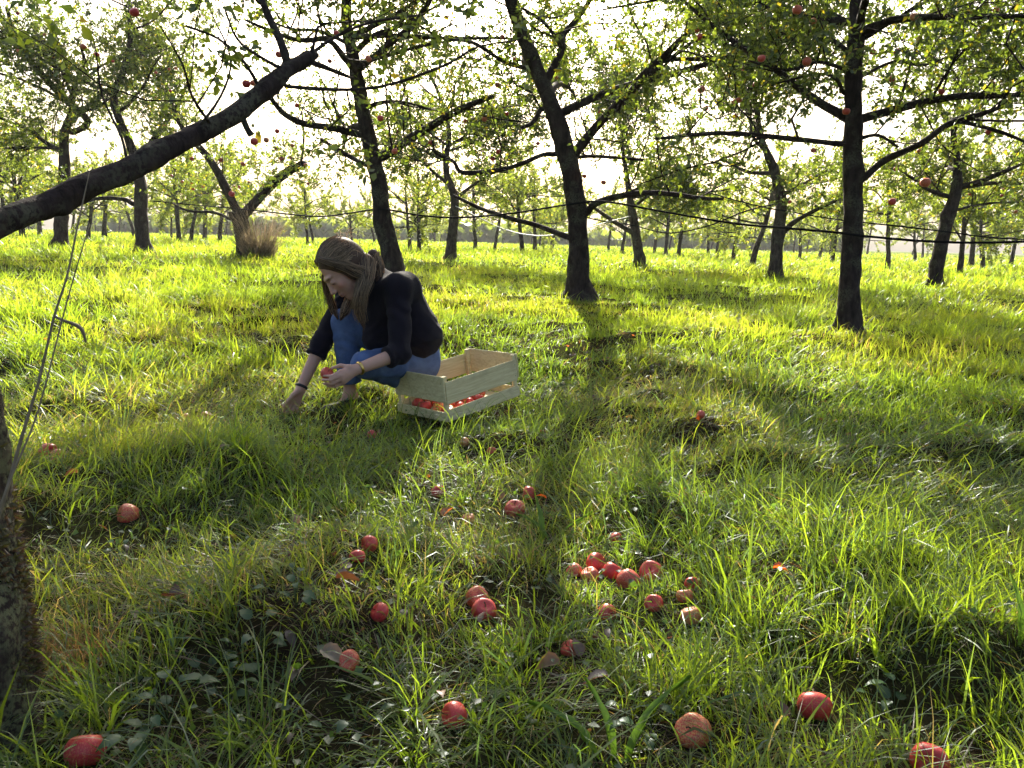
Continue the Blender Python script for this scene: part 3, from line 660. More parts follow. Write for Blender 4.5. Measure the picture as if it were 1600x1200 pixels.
def build_near_tree():
    """the tree at the left edge: trunk at the frame's corner, one long bare limb reaching across"""
    r = np.random.default_rng(99); foot = np.array([-1.0, 1.36, float(terrain(-1.0, 1.36)) - 0.05])
    root = empty('apple_tree', foot)
    tr = np.array([[-1.0, 1.36, foot[2]], [-1.0, 1.37, 0.12], [-1.02, 1.40, 0.34], [-1.045, 1.44, 0.56], [-1.12, 1.51, 0.76], [-1.26, 1.62, 0.96], [-1.38, 1.70, 1.5], [-1.38, 1.74, 2.1], [-1.34, 1.8, 2.9]])
    S, sr = to_path(tr, np.array([0.128, 0.112, 0.098, 0.090, 0.088, 0.086, 0.06, 0.045, 0.02]), 14)
    V, F = tube(S, sr, 28, 0.13, 3.3)
    n3 = fbm(V[:, 2] * 14 + 3, np.arctan2(V[:, 1] - 1.4, V[:, 0] + 1.03) * 3.0, 77.0) - 0.5
    c = np.column_stack([np.interp(V[:, 2], tr[:, 2], tr[:, 0]), np.interp(V[:, 2], tr[:, 2], tr[:, 1])])
    dv = V[:, :2] - c; dv /= np.linalg.norm(dv, axis=1, keepdims=True) + 1e-6; V[:, :2] += dv * (n3 * 0.022)[:, None]
    obj('trunk', mesh_np('trunk', V - foot, F), M['bark_near'], root)
    def P(px, py, Y, w_): return [*at(px, py, Y), w_ * 0.5 * pxm(Y)]
    L = np.array([[-1.27, 1.61, 0.90, 0.06], P(-80, 382, 1.86, 42), P(0, 348, 2.0, 39), P(60, 325, 2.11, 36), P(105, 305, 2.2, 37), P(196, 265, 2.36, 32), P(250, 236, 2.46, 33), P(301, 212, 2.56, 29), P(367, 177, 2.7, 26), P(420, 135, 2.84, 27), P(452, 108, 2.93, 22), P(476, 96, 2.98, 20), P(494, 86, 3.02, 13)])
    LS, lr = to_path(L[:, :3], L[:, 3], 6)
    V, F = tube(LS, lr, 16, 0.34, 8.1); V = burrs(V, LS, lr, r, 14); obj('branch', mesh_np('branch', V - foot, F), M['bark'], root)
    subs = [[P(452, 112, 2.93, 14), P(440, 70, 2.95, 12), P(420, 25, 3.0, 11), P(400, -25, 3.1, 10), P(385, -90, 3.3, 7)],
            [P(478, 95, 2.98, 9), P(505, 104, 3.05, 8), P(550, 122, 3.2, 5)],
            [P(440, 122, 2.9, 7), P(452, 135, 2.95, 6), P(550, 140, 3.1, 5), P(617, 130, 3.2, 4), P(697, 101, 3.35, 4), P(745, 74, 3.45, 3), P(806, 63, 3.6, 2)],
            [P(378, 178, 2.72, 11), P(384, 196, 2.72, 9), P(393, 212, 2.73, 10)],
            [P(484, 92, 2.99, 8), P(490, 70, 3.0, 5), P(497, 40, 3.02, 3)],
            [P(410, 145, 2.82, 6), P(380, 95, 2.8, 5), P(340, 60, 2.76, 4), P(290, 40, 2.7, 3)],
            [P(330, 196, 2.6, 5), P(300, 150, 2.5, 4), P(285, 100, 2.45, 3), P(250, 40, 2.4, 2)],
            [P(470, 98, 2.97, 6), P(520, 60, 3.1, 5), P(580, 35, 3.25, 4), P(650, 25, 3.4, 3)], [P(200, 262, 2.37, 5), P(190, 215, 2.4, 4), P(160, 150, 2.45, 3), P(150, 80, 2.5, 2)], [P(300, 212, 2.56, 5), P(345, 150, 2.6, 4), P(360, 90, 2.7, 3), P(330, 20, 2.8, 2)],
            [P(445, 110, 2.9, 6), P(405, 88, 2.8, 5), P(370, 60, 2.7, 4), P(350, 10, 2.6, 3)]]
    main = []
    for s in subs:
        a = np.array(s); q = to_path(a[:, :3], a[:, 3], 4); main.append(q)
        V, F = tube(q[0], q[1], 8, 0.22, r.uniform(0, 40)); obj('branch', mesh_np('branch', V - foot, F), M['bark'], root)
    # upper limbs out of the frame, hanging leaves into its top-left corner
    for a0, z0, ln in ((0.3, 1.7, 1.6), (1.1, 1.9, 1.9), (2.2, 1.6, 1.5), (-0.5, 2.2, 1.5), (1.7, 2.3, 1.7)):
        i = int(np.argmin(np.abs(S[:, 2] - z0))); dd = np.array([math.cos(a0), math.sin(a0), 0.42]); dd /= np.linalg.norm(dd); Q = [S[i]]
        for q in range(5): dd = dd + r.normal(0, 0.12, 3) + np.array([0, 0, -0.03]); dd /= np.linalg.norm(dd); Q.append(Q[-1] + dd * ln / 5)
        q = to_path(np.array(Q), np.linspace(0.026, 0.007, 6), 3); main.append(q)
        V, F = tube(q[0], q[1], 8, 0.2, r.uniform(0, 40)); obj('branch', mesh_np('branch', V - foot, F), M['bark'], root)
    lv2 = grow_children(main, r, 8.0, 0.2, 0.7, 0.12, 0.5, 0.007, 6, 0.6)
    lv3 = grow_children(lv2, r, 8, 0.1, 0.30, 0.12, 0.2, 0.007, 4, 0.5, droop=0.25)
    acc = Acc(); twig_mesh(acc, lv2, 5); twig_mesh(acc, lv3, 3)
    tw = obj('twigs', acc.mesh('twigs'), M['twig'], root); tw.data.transform(Matrix.Translation(-Vector(foot))); tw['kind'] = 'stuff'
    me, n = leaf_mesh('leaves', r, lv3, 62, 0.033, L_COL, clus=2); LEAVES[0] += n
    lo = obj('crown', me, M['leaf'], root); me.transform(Matrix.Translation(-Vector(foot))); lo['kind'] = 'stuff'
    for (ax, ay, aw, Y) in ((385, 131, 12, 2.9), (395, 130, 8, 2.95), (397, 221, 11, 2.75), (416, 219, 8, 2.8), (433, 205, 7, 2.9), (210, 19, 13, 2.6), (151, 85, 7, 3.0), (436, 85, 10, 3.0), (130, 73, 8, 2.5), (376, 88, 9, 3.0), (526, 52, 8, 3.2)):
        a = obj('apple', APPLE_S[int(r.integers(2))], None, root, at(ax, ay, Y) - foot, (r.normal(0, .3), r.normal(0, .3), 0)); a.scale = (aw * pxm(Y) * 1.15,) * 3
    # moss cushions on the lower trunk
    acc = Acc()
    for k in range(5200):
        z = r.uniform(0.0, 0.50) ** 1.0; i = int(np.argmin(np.abs(S[:, 2] - z))); a = r.uniform(-2.6, 0.9)
        if fbm(np.array([z * 9.0]), np.array([a * 1.6]), 15.0)[0] < 0.50: continue
        p = S[i] + np.array([math.cos(a), math.sin(a), 0]) * sr[i] * 0.98; d = np.array([math.cos(a), math.sin(a), r.normal(0, .5)]) + r.normal(0, .5, 3); d /= np.linalg.norm(d)
        e = np.cross(d, r.normal(size=3)); e /= np.linalg.norm(e); l = r.uniform(0.008, 0.022)
        acc.add(np.array([p - e * 0.003 , p + e * 0.003, p + d * l]), np.array([[0, 1, 2]]), np.array(((0.09, 0.085, 0.02), (0.10, 0.06, 0.03))[k % 2]) * r.uniform(0.5, 1.3))
    mo = obj('moss', acc.mesh('moss', False), M['straw'], root); mo.data.transform(Matrix.Translation(-Vector(foot))); mo['kind'] = 'stuff'
    tag(root, 'nearest apple tree, mossy trunk at lower left edge and long bare limb reaching over', 'tree', 'apple trees of the orchard')

def proto_tree(seed, dens=1.0):
    """an orchard tree of ordinary build around the origin: meshes to share among the far rows"""
    r = np.random.default_rng(seed); h = r.uniform(0.95, 1.3); ln = r.normal(0, 0.12, 2)
    tr = np.array([[0, 0, -0.08], [ln[0] * 0.3, ln[1] * 0.3, 0.5], [ln[0], ln[1], h], [ln[0] * 1.8, ln[1] * 1.5, h + 1.0], [ln[0] * 2, ln[1] * 2, h + 2.0]])
    S, sr = to_path(tr, np.array([0.095, 0.072, 0.064, 0.045, 0.02]), 5); V, F = tube(S, sr, 10, 0.25, seed)
    acc = Acc(); acc.add(V, F); main = []
    for e in range(6):
        i = int(np.argmin(np.abs(S[:, 2] - r.uniform(h * 0.85, h + 1.1)))); a = e * 1.05 + r.uniform(-.4, .4); dd = np.array([math.cos(a), math.sin(a), r.uniform(0.1, 0.8)]); dd /= np.linalg.norm(dd); Q = [S[i]]; l = r.uniform(1.5, 2.6)
        for q in range(5): dd = dd + r.normal(0, .15, 3); dd /= np.linalg.norm(dd); Q.append(Q[-1] + dd * l / 5)
        p = to_path(np.array(Q), np.linspace(0.034, 0.010, 6), 2); main.append(p); V, F = tube(p[0], p[1], 6, 0.15, seed + e); acc.add(V, F)
    lv2 = grow_children(main + [(S[10:], sr[10:])], r, 4.6 * dens, 0.5, 1.5, 0.1, 0.4, 0.010, 5, 0.7)
    a2 = Acc(); twig_mesh(a2, lv2, 3)
    tm = acc.mesh('trunk'); wm = a2.mesh('twigs'); cm, n = leaf_mesh('crown', r, lv2, 105, 0.085, L_COL2, clus=2)
    tm.materials.append(M['bark_far']); wm.materials.append(M['twig']); cm.materials.append(M['leaf'])
    return tm, wm, cm
def build_far_trees():
    r = np.random.default_rng(5)
    protos = [proto_tree(200 + k) for k in range(5)]; print('proto leaves', [len(p[2].polygons) // 2 for p in protos])
    # rows seen in the photograph: (foot px, py, distance)
    seen = [(37, 381, 24), (62, 368, 34), (138, 381, 25), (163, 375, 29), (210, 371, 37), (280, 381, 25), (298, 384, 27), (268, 368, 40), (320, 375, 33), (343, 384, 28), (481, 385, 27), (490, 381, 33),
            (550, 376, 34), (641, 388, 26), (655, 392, 24), (743, 394, 30), (773, 388, 34), (816, 392, 28), (836, 391, 33), (862, 388, 42), (1040, 398, 32), (1060, 400, 28), (1022, 396, 38), (1145, 404, 26), (1175, 408, 21), (1120, 398, 40),
            (1388, 412, 22), (1500, 424, 19), (1518, 410, 27), (1537, 413, 24), (1250, 402, 34), (1280, 402, 42), (1430, 406, 33), (1580, 410, 32), (1300, 408, 27), (8, 376, 28), (950, 392, 42), (972, 394, 33)]
    MIDLAB = {0: 'thin apple tree at the far left edge under the big limb', 2: 'thin apple tree between the leftmost large tree and the ivy-footed one, nearer of two', 5: 'thin apple tree between the ivy-footed and the V-forked tree, left one', 6: 'thin apple tree between the ivy-footed and the V-forked tree, right one',
              10: 'thin apple tree in the gap left of the crouching person', 13: 'thin apple tree just right of the leaning trunk', 14: 'dark thin apple tree right of the leaning trunk, beside a paler one', 23: 'thin apple tree midway between the slender pale tree and the forked one', 24: 'small forked apple tree left of the tree beside the upright trunk',
              26: 'thin apple tree just right of the upright trunk', 27: 'thin apple tree right of the right-leaning trunk, nearest there', 28: 'thin apple tree at the right, second after the right-leaning trunk', 29: 'thin apple tree at the right, third after the right-leaning trunk', 34: 'thin apple tree directly behind the upright trunk', 35: 'thin apple tree cut by the left edge'}
    spots = []
    for px, py, Y in seen:
        p = at(px, py, Y); spots.append((p[0], Y))
    for row in range(4):                        # and the rows that close the view further back
        Y = 44 + row * 11.0
        for x in np.arange(-Y * 0.74, Y * 0.74, 8.5):
            xx, yy = x + r.normal(0, 0.8), Y + r.normal(0, 1.0); ppx = 800 + xx / yy * FPX
            if 425 < ppx < 545 and row < 4 and r.uniform() < 0.7: continue
            spots.append((xx, yy))
    for k, (x, y) in enumerate(spots):
        tm, wm, cm = protos[k % 5]; s = r.uniform(0.75, 1.1) * (0.72 if 425 < 800 + x / y * FPX < 570 else 1.0)
        root = empty('apple_tree', (x, y, float(terrain(x, y)) - 0.02), r.uniform(0, 6.28)); root.scale = (s, s, s * r.uniform(0.9, 1.1))
        obj('trunk', tm, None, root); a = obj('twigs', wm, None, root); a['kind'] = 'stuff'; a = obj('crown', cm, None, root); a['kind'] = 'stuff'
        if k < len(seen) and y < 28: lab, grp = MIDLAB[k], 'apple trees of the middle rows'
        elif k < len(seen) or y < 46: lab, grp = 'distant pale apple tree standing in the sunlit meadow far behind', 'apple trees of the far rows'
        else: lab, grp = 'tiny apple tree in the last rows along the horizon', 'apple trees of the last rows'
        tag(root, lab, 'tree', grp)
    # hedge along the far edge of the orchard
    acc_p = []
    n = 11000; x = r.uniform(-130, 130, n); y = 98 + r.normal(0, 1.2, n); kq = fbm(x * 0.09, y * 0 + 3, 8.0) > 0.36; x, y = x[kq], y[kq]; n = len(x); top = 0.9 + 1.3 * fbm(x * 0.12, y * 0 + 1, 5.0) + 0.8 * fbm(x * .6, y * 0, 6.0)
    z = terrain(x, y) + top * r.uniform(0, 1, n); d = r.normal(size=(n, 3)); d /= np.linalg.norm(d, axis=1, keepdims=True); e = np.cross(d, r.normal(size=(n, 3))); e /= np.linalg.norm(e, axis=1, keepdims=True)
    b = np.stack([x, y, z], 1); sz = 0.75; V = np.stack([b - d * sz, b - e * sz * .6, b + d * sz, b + e * sz * .6], 1).reshape(-1, 3)
    F = (np.arange(n)[:, None, None] * 4 + np.array([[0, 1, 2], [0, 2, 3]])[None]).reshape(-1, 3)
    o = obj('hedge', mesh_np('hedge', V, F, np.repeat(mixa(L_COL2[0], L_COL2[1], r.uniform(size=n)), 4, 0), False), M['leaf'])
    tag(o, 'far low hedge closing the orchard along the horizon', 'hedge', kind='stuff')
# ------------------------------------------------------------------ fallen apples
def on_ray(px, py, lift):
    """the point on the line of sight that is `lift` above the ground"""
    d = ray(px, py); d = d / np.linalg.norm(d); ts = np.arange(0.6, 14, 0.006); P = d[None] * ts[:, None]; P[:, 2] += CAM_Z
    k = int(np.argmax(P[:, 2] - terrain(P[:, 0], P[:, 1]) < lift)); return P[k]
def put_apple(p, dm, r, label, group, rot=None, name='apple'):
    a = obj(name, APPLE[int(r.integers(3))], None, None, p, rot if rot is not None else (r.uniform(-1.3, 1.3), r.uniform(-1.3, 1.3), r.uniform(0, 6.28)))
    a.scale = (dm,) * 3; tag(a, label, 'apple', group)
    s = bpy.data.objects.new('stem', STEM); COL.objects.link(s); s.parent = a
    return a
GA = [(546, 1033, 34, 'orange-red apple under a pale dead leaf in the foreground'), (75, 706, 31, 'red apple lying behind its twin on bare ground right of the leaning trunk'), (91, 716, 26, 'red apple touching another in the pair right of the leaning trunk'),
      (200, 805, 36, 'lone red apple half sunk in dark grass on the left'), (133, 1174, 54, 'large red apple in the bottom left corner beside the mossy trunk'),
      (593, 957, 29, 'small glossy dark red apple alone left of the bottom centre pair'), (577, 850, 28, 'orange-red apple behind another at the dark hollow left of centre'),
      (558, 871, 27, 'red apple in front of the hollow left of centre, nearer of its pair'), (745, 935, 39, 'round red apple standing behind the paler one at bottom centre'),
      (756, 954, 40, 'pale orange apple in front of the round red one at bottom centre'), (897, 893, 27, 'leftmost apple of the cluster of six'),
      (922, 900, 31, 'apple showing its stalk hollow, front left of the cluster of six'), (931, 880, 35, 'rearmost orange-red apple of the cluster of six'),
      (957, 894, 33, 'smooth red apple in the middle of the cluster of six'), (982, 909, 40, 'large streaked apple at the front of the cluster of six'),
      (1018, 895, 39, 'rightmost dark red apple of the cluster of six'), (1022, 943, 30, 'apple half covered by grass just below the cluster of six'),
      (1070, 931, 27, 'pale red apple right below the cluster, upper of two'), (1080, 963, 34, 'red and yellow apple right below the cluster, lower of two'),
      (948, 958, 30, 'dark apple hidden in grass left below the cluster of six'), (1082, 914, 22, 'small apple peeping from grass right of the cluster of six'),
      (710, 1118, 42, 'dark glossy red apple in the shade at bottom centre'), (1083, 1143, 54, 'large striped red apple at the bottom right of centre'),
      (1273, 1105, 50, 'red apple in deep shade at the lower right'), (1453, 1190, 50, 'bruised orange-red apple cut by the bottom edge at right'),
      (685, 769, 25, 'small pinkish apple below the crate in thin grass'), (732, 811, 22, 'apple mostly hidden by grass left of the red oval one'),
      (805, 796, 33, 'red oval apple lying below the crate to the right'), (826, 772, 27, 'pale orange apple just behind the red oval one'),
      (963, 843, 18, 'small apple hidden behind grass above the cluster of six'), (890, 1015, 16, 'tiny red apple deep in grass below the cluster'),
      (581, 679, 13, 'small red apple in the shadow before the crouching person'), (726, 691, 15, 'orange apple in the grass in front of the crate'),
      (768, 706, 14, 'small orange apple right of the one before the crate'), (322, 650, 16, 'reddish apple in yellow grass left of the reaching hand'),
      (290, 655, 18, 'brownish apple in yellow grass, leftmost before the reaching hand'), (448, 636, 14, 'apple in the grass at the reaching fingertips'),
      (1098, 776, 14, 'small red apple alone in the grass right of centre'), (1095, 648, 12, 'small red apple in lit grass right of the trunk shadow')]
def build_ground_apples():
    r = np.random.default_rng(42)
    for px, py, w_, lab in GA:
        dm = 0.066
        p = on_ray(px, py, dm * 0.24); dm = float(np.clip(w_ * np.linalg.norm(p - [0, 0, CAM_Z]) / FPX * 0.98, 0.046, 0.076))
        p = on_ray(px, py, dm * 0.24)
        put_apple(p, dm, r, lab, 'fallen apples in the grass')
        u = -np.array([p[0], p[1]]) / np.hypot(p[0], p[1])
        q = 0.042 if w_ > 24 else 0.06
        CLEAR.append((p[0], p[1], dm * 0.62, 0.008))
        if w_ < 20: CLEAR.append((p[0] + u[0] * 0.06, p[1] + u[1] * 0.06, 0.04, 0.05)); continue
        CLEAR.append((p[0] + u[0] * 0.075, p[1] + u[1] * 0.075, 0.055, q)); CLEAR.append((p[0] + u[0] * 0.15, p[1] + u[1] * 0.15, 0.045, q + 0.045))

# ------------------------------------------------------------------ slatted wooden crate
def wood_mat():
    m, t = newmat('poplar_wood'); co = coord(t); oi = nd(t, 'ShaderNodeObjectInfo')
    ad = nd(t, 'ShaderNodeVectorMath', operation='ADD'); t.links.new(co, ad.inputs[0]); t.links.new(oi.outputs['Random'], ad.inputs[1])
    mp = nd(t, 'ShaderNodeMapping'); mp.inputs['Scale'].default_value = (4, 26, 60); t.links.new(ad.outputs[0], mp.inputs[0])
    n = noise(t, 1.6, 5, 0.6, mp.outputs[0], 0.6); n2 = noise(t, 7, 3, 0.5, ad.outputs[0])
    c = ramp(t, n, [(0.3, (0.62, 0.50, 0.25)), (0.6, (0.80, 0.69, 0.38)), (0.8, (0.85, 0.76, 0.46))])
    c = mixc(t, ramp(t, n2, [(0.62, (0, 0, 0)), (0.8, (0.6, 0.6, 0.6))]), c, (0.30, 0.19, 0.10))
    n3 = noise(t, 3.2, 5, 0.7, ad.outputs[0]); c = mixc(t, ramp(t, n3, [(0.52, (0, 0, 0)), (0.72, (0.45, 0.45, 0.45))]), c, (0.33, 0.25, 0.14))
    p = principled(t, c, 0.72, bump(t, n, 0.35, 0.003), 0.25); out(t, p.outputs[0]); return m
M['wood'] = wood_mat()
M['nail'] = plain('nail_head', (0.08, 0.07, 0.06), 0.5, 0.5, metal=0.6)
def board(name, c, s, parent, bev=0.0018, mat='wood', warp=0.0, r=None):
    bm = bmesh.new(); bmesh.ops.create_cube(bm, size=1.0)
    ax = int(np.argmax(s))
    es = [e for e in bm.edges if abs((e.verts[0].co - e.verts[1].co)[ax]) > 0.5]
    bmesh.ops.subdivide_edges(bm, edges=es, cuts=4)
    bmesh.ops.scale(bm, vec=s, verts=bm.verts)
    bmesh.ops.bevel(bm, geom=[e for e in bm.edges if e.calc_face_angle(0) > 0.5], offset=bev, segments=1, affect='EDGES')
    if warp:
        k = 1 if ax == 0 else 0; ph = r.uniform(0, 3)
        for v in bm.verts: v.co[k] += warp * math.sin(v.co[ax] / s[ax] * 3.1 + ph); v.co[2] += warp * 0.5 * math.sin(v.co[ax] / s[ax] * 2.3 + ph * 2)
    me = bpy.data.meshes.new(name); bm.to_mesh(me); bm.free()
    return obj(name, me, M[mat], parent, c)
CR_POS, CR_ROT, CL, CW, CH = np.array([-0.307, 3.808, 0.020]), (-0.025, -0.131, 0.834), 0.526, 0.376, 0.227
def build_crate():
    r = np.random.default_rng(3)
    root = empty('wooden_crate', CR_POS); root.rotation_euler = CR_ROT
    tag(root, 'open slatted pale wooden fruit crate standing tilted in the grass', 'crate')
    t, te = 0.006, 0.009
    for x in (0.016, CL - 0.016):
        for y in (0.017, CW - 0.017): board('corner_post', (x, y, CH / 2 - 0.001), (0.022, 0.022, CH - 0.004), root)
    for x in (0.0, CL):
        b = board('end_board', (x, CW / 2, CH - 0.065), (te, CW + 0.002, 0.130), root, warp=0.001, r=r)
        for y in (-CW / 2 + 0.018, CW / 2 - 0.018):
            for z in (-0.035, 0.03): n = board('nail', ((-1 if x == 0 else 1) * (te / 2 + 0.0004), y, z), (0.0014, 0.004, 0.004), b, 0.0003, 'nail')
        board('end_board', (x, CW / 2, 0.024), (te, CW + 0.002, 0.046), root, warp=0.001, r=r)
    for y in (0.0015, CW - 0.0015):
        s = -1 if y < 0.1 else 1
        b = board('side_slat', (CL / 2, y + s * 0.0005, 0.143), (CL - 0.011, t, 0.112), root, warp=0.0015, r=r)
        for x in (-CL / 2 + 0.022, CL / 2 - 0.022):
            for z in (-0.03, 0.03): board('nail', (x, s * (t / 2 + 0.0006), z), (0.004, 0.0014, 0.004), b, 0.0003, 'nail')
        board('side_slat', (CL / 2, y + s * 0.0005, 0.028), (CL - 0.011, t, 0.060), root, warp=0.0015, r=r)
    for k in range(5): board('bottom_slat', (CL / 2, 0.045 + k * (CW - 0.09) / 4, -0.003), (CL - 0.012, 0.062, 0.005), root)
    bpy.context.view_layer.update(); mw = root.matrix_world.copy()
    ys = [0.058 + 0.0867 * k for k in range(4)]; k = 0
    for i in range(6):
        for j, y in enumerate(ys):
            x = 0.062 + i * 0.073 + (0.02 if j % 2 else 0); 
            if x > CL - 0.1 and j < 3: continue
            if i == 4 and j in (0, 2): continue
            dm = r.uniform(0.062, 0.071); p = mw @ Vector((x + r.uniform(-.004, .004), y + r.uniform(-.006, .006), 0.0 + dm * 0.46))
            side = 'against the near slats' if j == 0 else ('against the far slats' if j == 3 else 'in the middle')
            lab = 'red apple lying in the wooden crate against its near long slats' if j == 0 else ('red apple lying in the wooden crate at its near end' if i == 0 else ('red apple in the wooden crate along its far slats' if j == 3 else 'red apple in the wooden crate among the others'))
            put_apple(p, dm, r, lab, 'apples in the crate')
    for k in range(6):
        c = mw @ Vector((CL * (0.1 + 0.16 * k), CW / 2, 0)); CLEAR.append((c[0], c[1], 0.20, 0.02))
    for k in range(7):      # the near long side stands in low grass
        c = mw @ Vector((CL * k / 6, -0.06, 0)); CLEAR.append((c[0], c[1], 0.07, 0.055))
        c = mw @ Vector((-0.06, CW * k / 6, 0)); CLEAR.append((c[0], c[1], 0.07, 0.05))
    for k in range(7):
        c = mw @ Vector((CL * k / 6 - 0.03, -0.17, 0)); CLEAR.append((c[0], c[1], 0.08, 0.075))

# ------------------------------------------------------------------ hoses strung from trunk to trunk
def hose(name, pts, rad, mat, label):
    P = np.array([at(a, b, Y) for a, b, Y in pts]); S = smooth_path(P, 8); V, F = tube(S, rad, 7)
    o = obj(name, mesh_np(name, V, F), M[mat]); tag(o, label, 'hose'); return o
def build_hoses():
    hose('irrigation_hose', [(238, 314, 16.3), (300, 320, 16), (362, 325, 15.3), (400, 329, 14.4), (490, 338, 12.2), (540, 334, 11), (596, 327, 9.63), (652, 336, 9.5), (715, 340, 9.4), (802, 333, 9.15), (886, 320, 9.03), (943, 315, 8.7), (1043, 332, 8.1), (1147, 349, 7.6), (1225, 356, 7.2), (1315, 364, 6.88), (1353, 369, 6.85), (1448, 377, 6.8), (1540, 379, 6.75), (1660, 375, 6.7)],
         0.0105, 'hose', 'long black irrigation hose sagging from trunk to trunk across the orchard')
    hose('irrigation_hose', [(1103, 300, 15.5), (1181, 321, 14.45), (1235, 331, 14.2), (1308, 343, 13.9), (1400, 353, 13.6), (1478, 362, 13.35), (1547, 371, 13.3), (1640, 376, 13.2)], 0.012, 'hose', 'thinner black hose behind the upright tree, sagging to the right edge')
    hose('irrigation_hose', [(905, 337, 17.8), (940, 345, 17.8), (988, 352, 17.85), (1043, 364, 17), (1103, 354, 16), (1165, 330, 15), (1215, 318, 14.42)], 0.013, 'hose', 'dark hose sagging between the two pale trees right of the middle')
    hose('pale_cable', [(712, 322, 18.3), (745, 338, 18), (785, 357, 17.6), (825, 367, 17.2), (865, 367, 17), (915, 357, 17.1), (945, 348, 17.5), (985, 338, 17.85)], 0.010, 'cable', 'pale cable hanging low between two trees behind the middle trunk')

# ------------------------------------------------------------------ dry grass tussock, tall stalks
def build_tussock():
    CLEAR.extend([(0.72, 8.6, 0.32, 0.04), (0.95, 8.75, 0.28, 0.05), (3.05, 6.75, 0.16, 0.09), (0.62, 8.2, 0.2, 0.07)])
    r = np.random.default_rng(17); p = hit(405, 408); c = np.array([p[0], 15.1]); c[0] = at(405, 400, 15.1)[0]; n = 900
    a = r.uniform(0, 6.28, n); q = np.sqrt(r.uniform(0, 1, n)) * 0.26
    x, y = c[0] + np.cos(a) * q, c[1] + np.sin(a) * q * 0.8
    V, F, C = blades(x, y, r.uniform(0.35, 1.35, n), r.uniform(0.006, 0.011, n), np.abs(r.normal(0.2, 0.22, n)), a + r.normal(0, .6, n), r.uniform(0.2, 1.9, n), 5, np.asarray((0.21, 0.17, 0.11))[None] * r.uniform(0.45, 1.3, (n, 1)))
    g = float(terrain(*c)); root = empty('dry_grass_tussock', (c[0], c[1], g)); V = V - np.array([c[0], c[1], g])
    o = obj('straws', mesh_np('straws', V, F, C, False), M['straw'], root); o['kind'] = 'stuff'
    tag(root, 'tall straw-coloured dry grass tussock leaning against the V-forked tree', 'tussock')
def stalk(pts, label, side=None):
    P = np.array([[*at(a, b, Y), w_ * 0.5 * pxm(Y)] for a, b, Y, w_ in pts]); S = smooth_path(P, 6); root = empty('dry_grass_stalk', S[0, :3])
    V, F = tube(S[:, :3], np.maximum(S[:, 3], 0.0006), 6); obj('stem', mesh_np('stem', V - S[0, :3], F), M['stalk'], root)
    if side:
        P = np.array([[*at(a, b, Y), w_ * 0.5 * pxm(Y)] for a, b, Y, w_ in side]); Q = smooth_path(P, 5); V, F = tube(Q[:, :3], np.maximum(Q[:, 3], 0.0006), 5)
        obj('withered_leaf', mesh_np('withered_leaf', V - S[0, :3], F), M['stalk'], root)
    tag(root, label, 'grass stalk')
M['stalk'] = plain('dry_stalk', (0.20, 0.155, 0.095), 0.7, 0.3, 0.3, 60)
def build_stalks():
    stalk([(-40, 900, 1.22, 7), (0, 800, 1.24, 7), (35, 680, 1.27, 6), (62, 590, 1.3, 5), (84, 497, 1.33, 4.5), (105, 430, 1.36, 3.5), (122, 350, 1.4, 3), (140, 268, 1.44, 1.5)],
          'tall dry grass stalk leaning up in front of the left trunk', [(86, 495, 1.33, 4), (102, 502, 1.33, 5), (120, 509, 1.34, 7), (129, 518, 1.34, 6), (134, 535, 1.34, 3)])
    stalk([(-20, 830, 1.16, 5), (5, 780, 1.18, 5), (22, 735, 1.2, 4), (60, 640, 1.24, 3), (105, 470, 1.3, 2.5), (140, 350, 1.34, 1.5)], 'thin second dry stalk crossing beside the tall one at left')

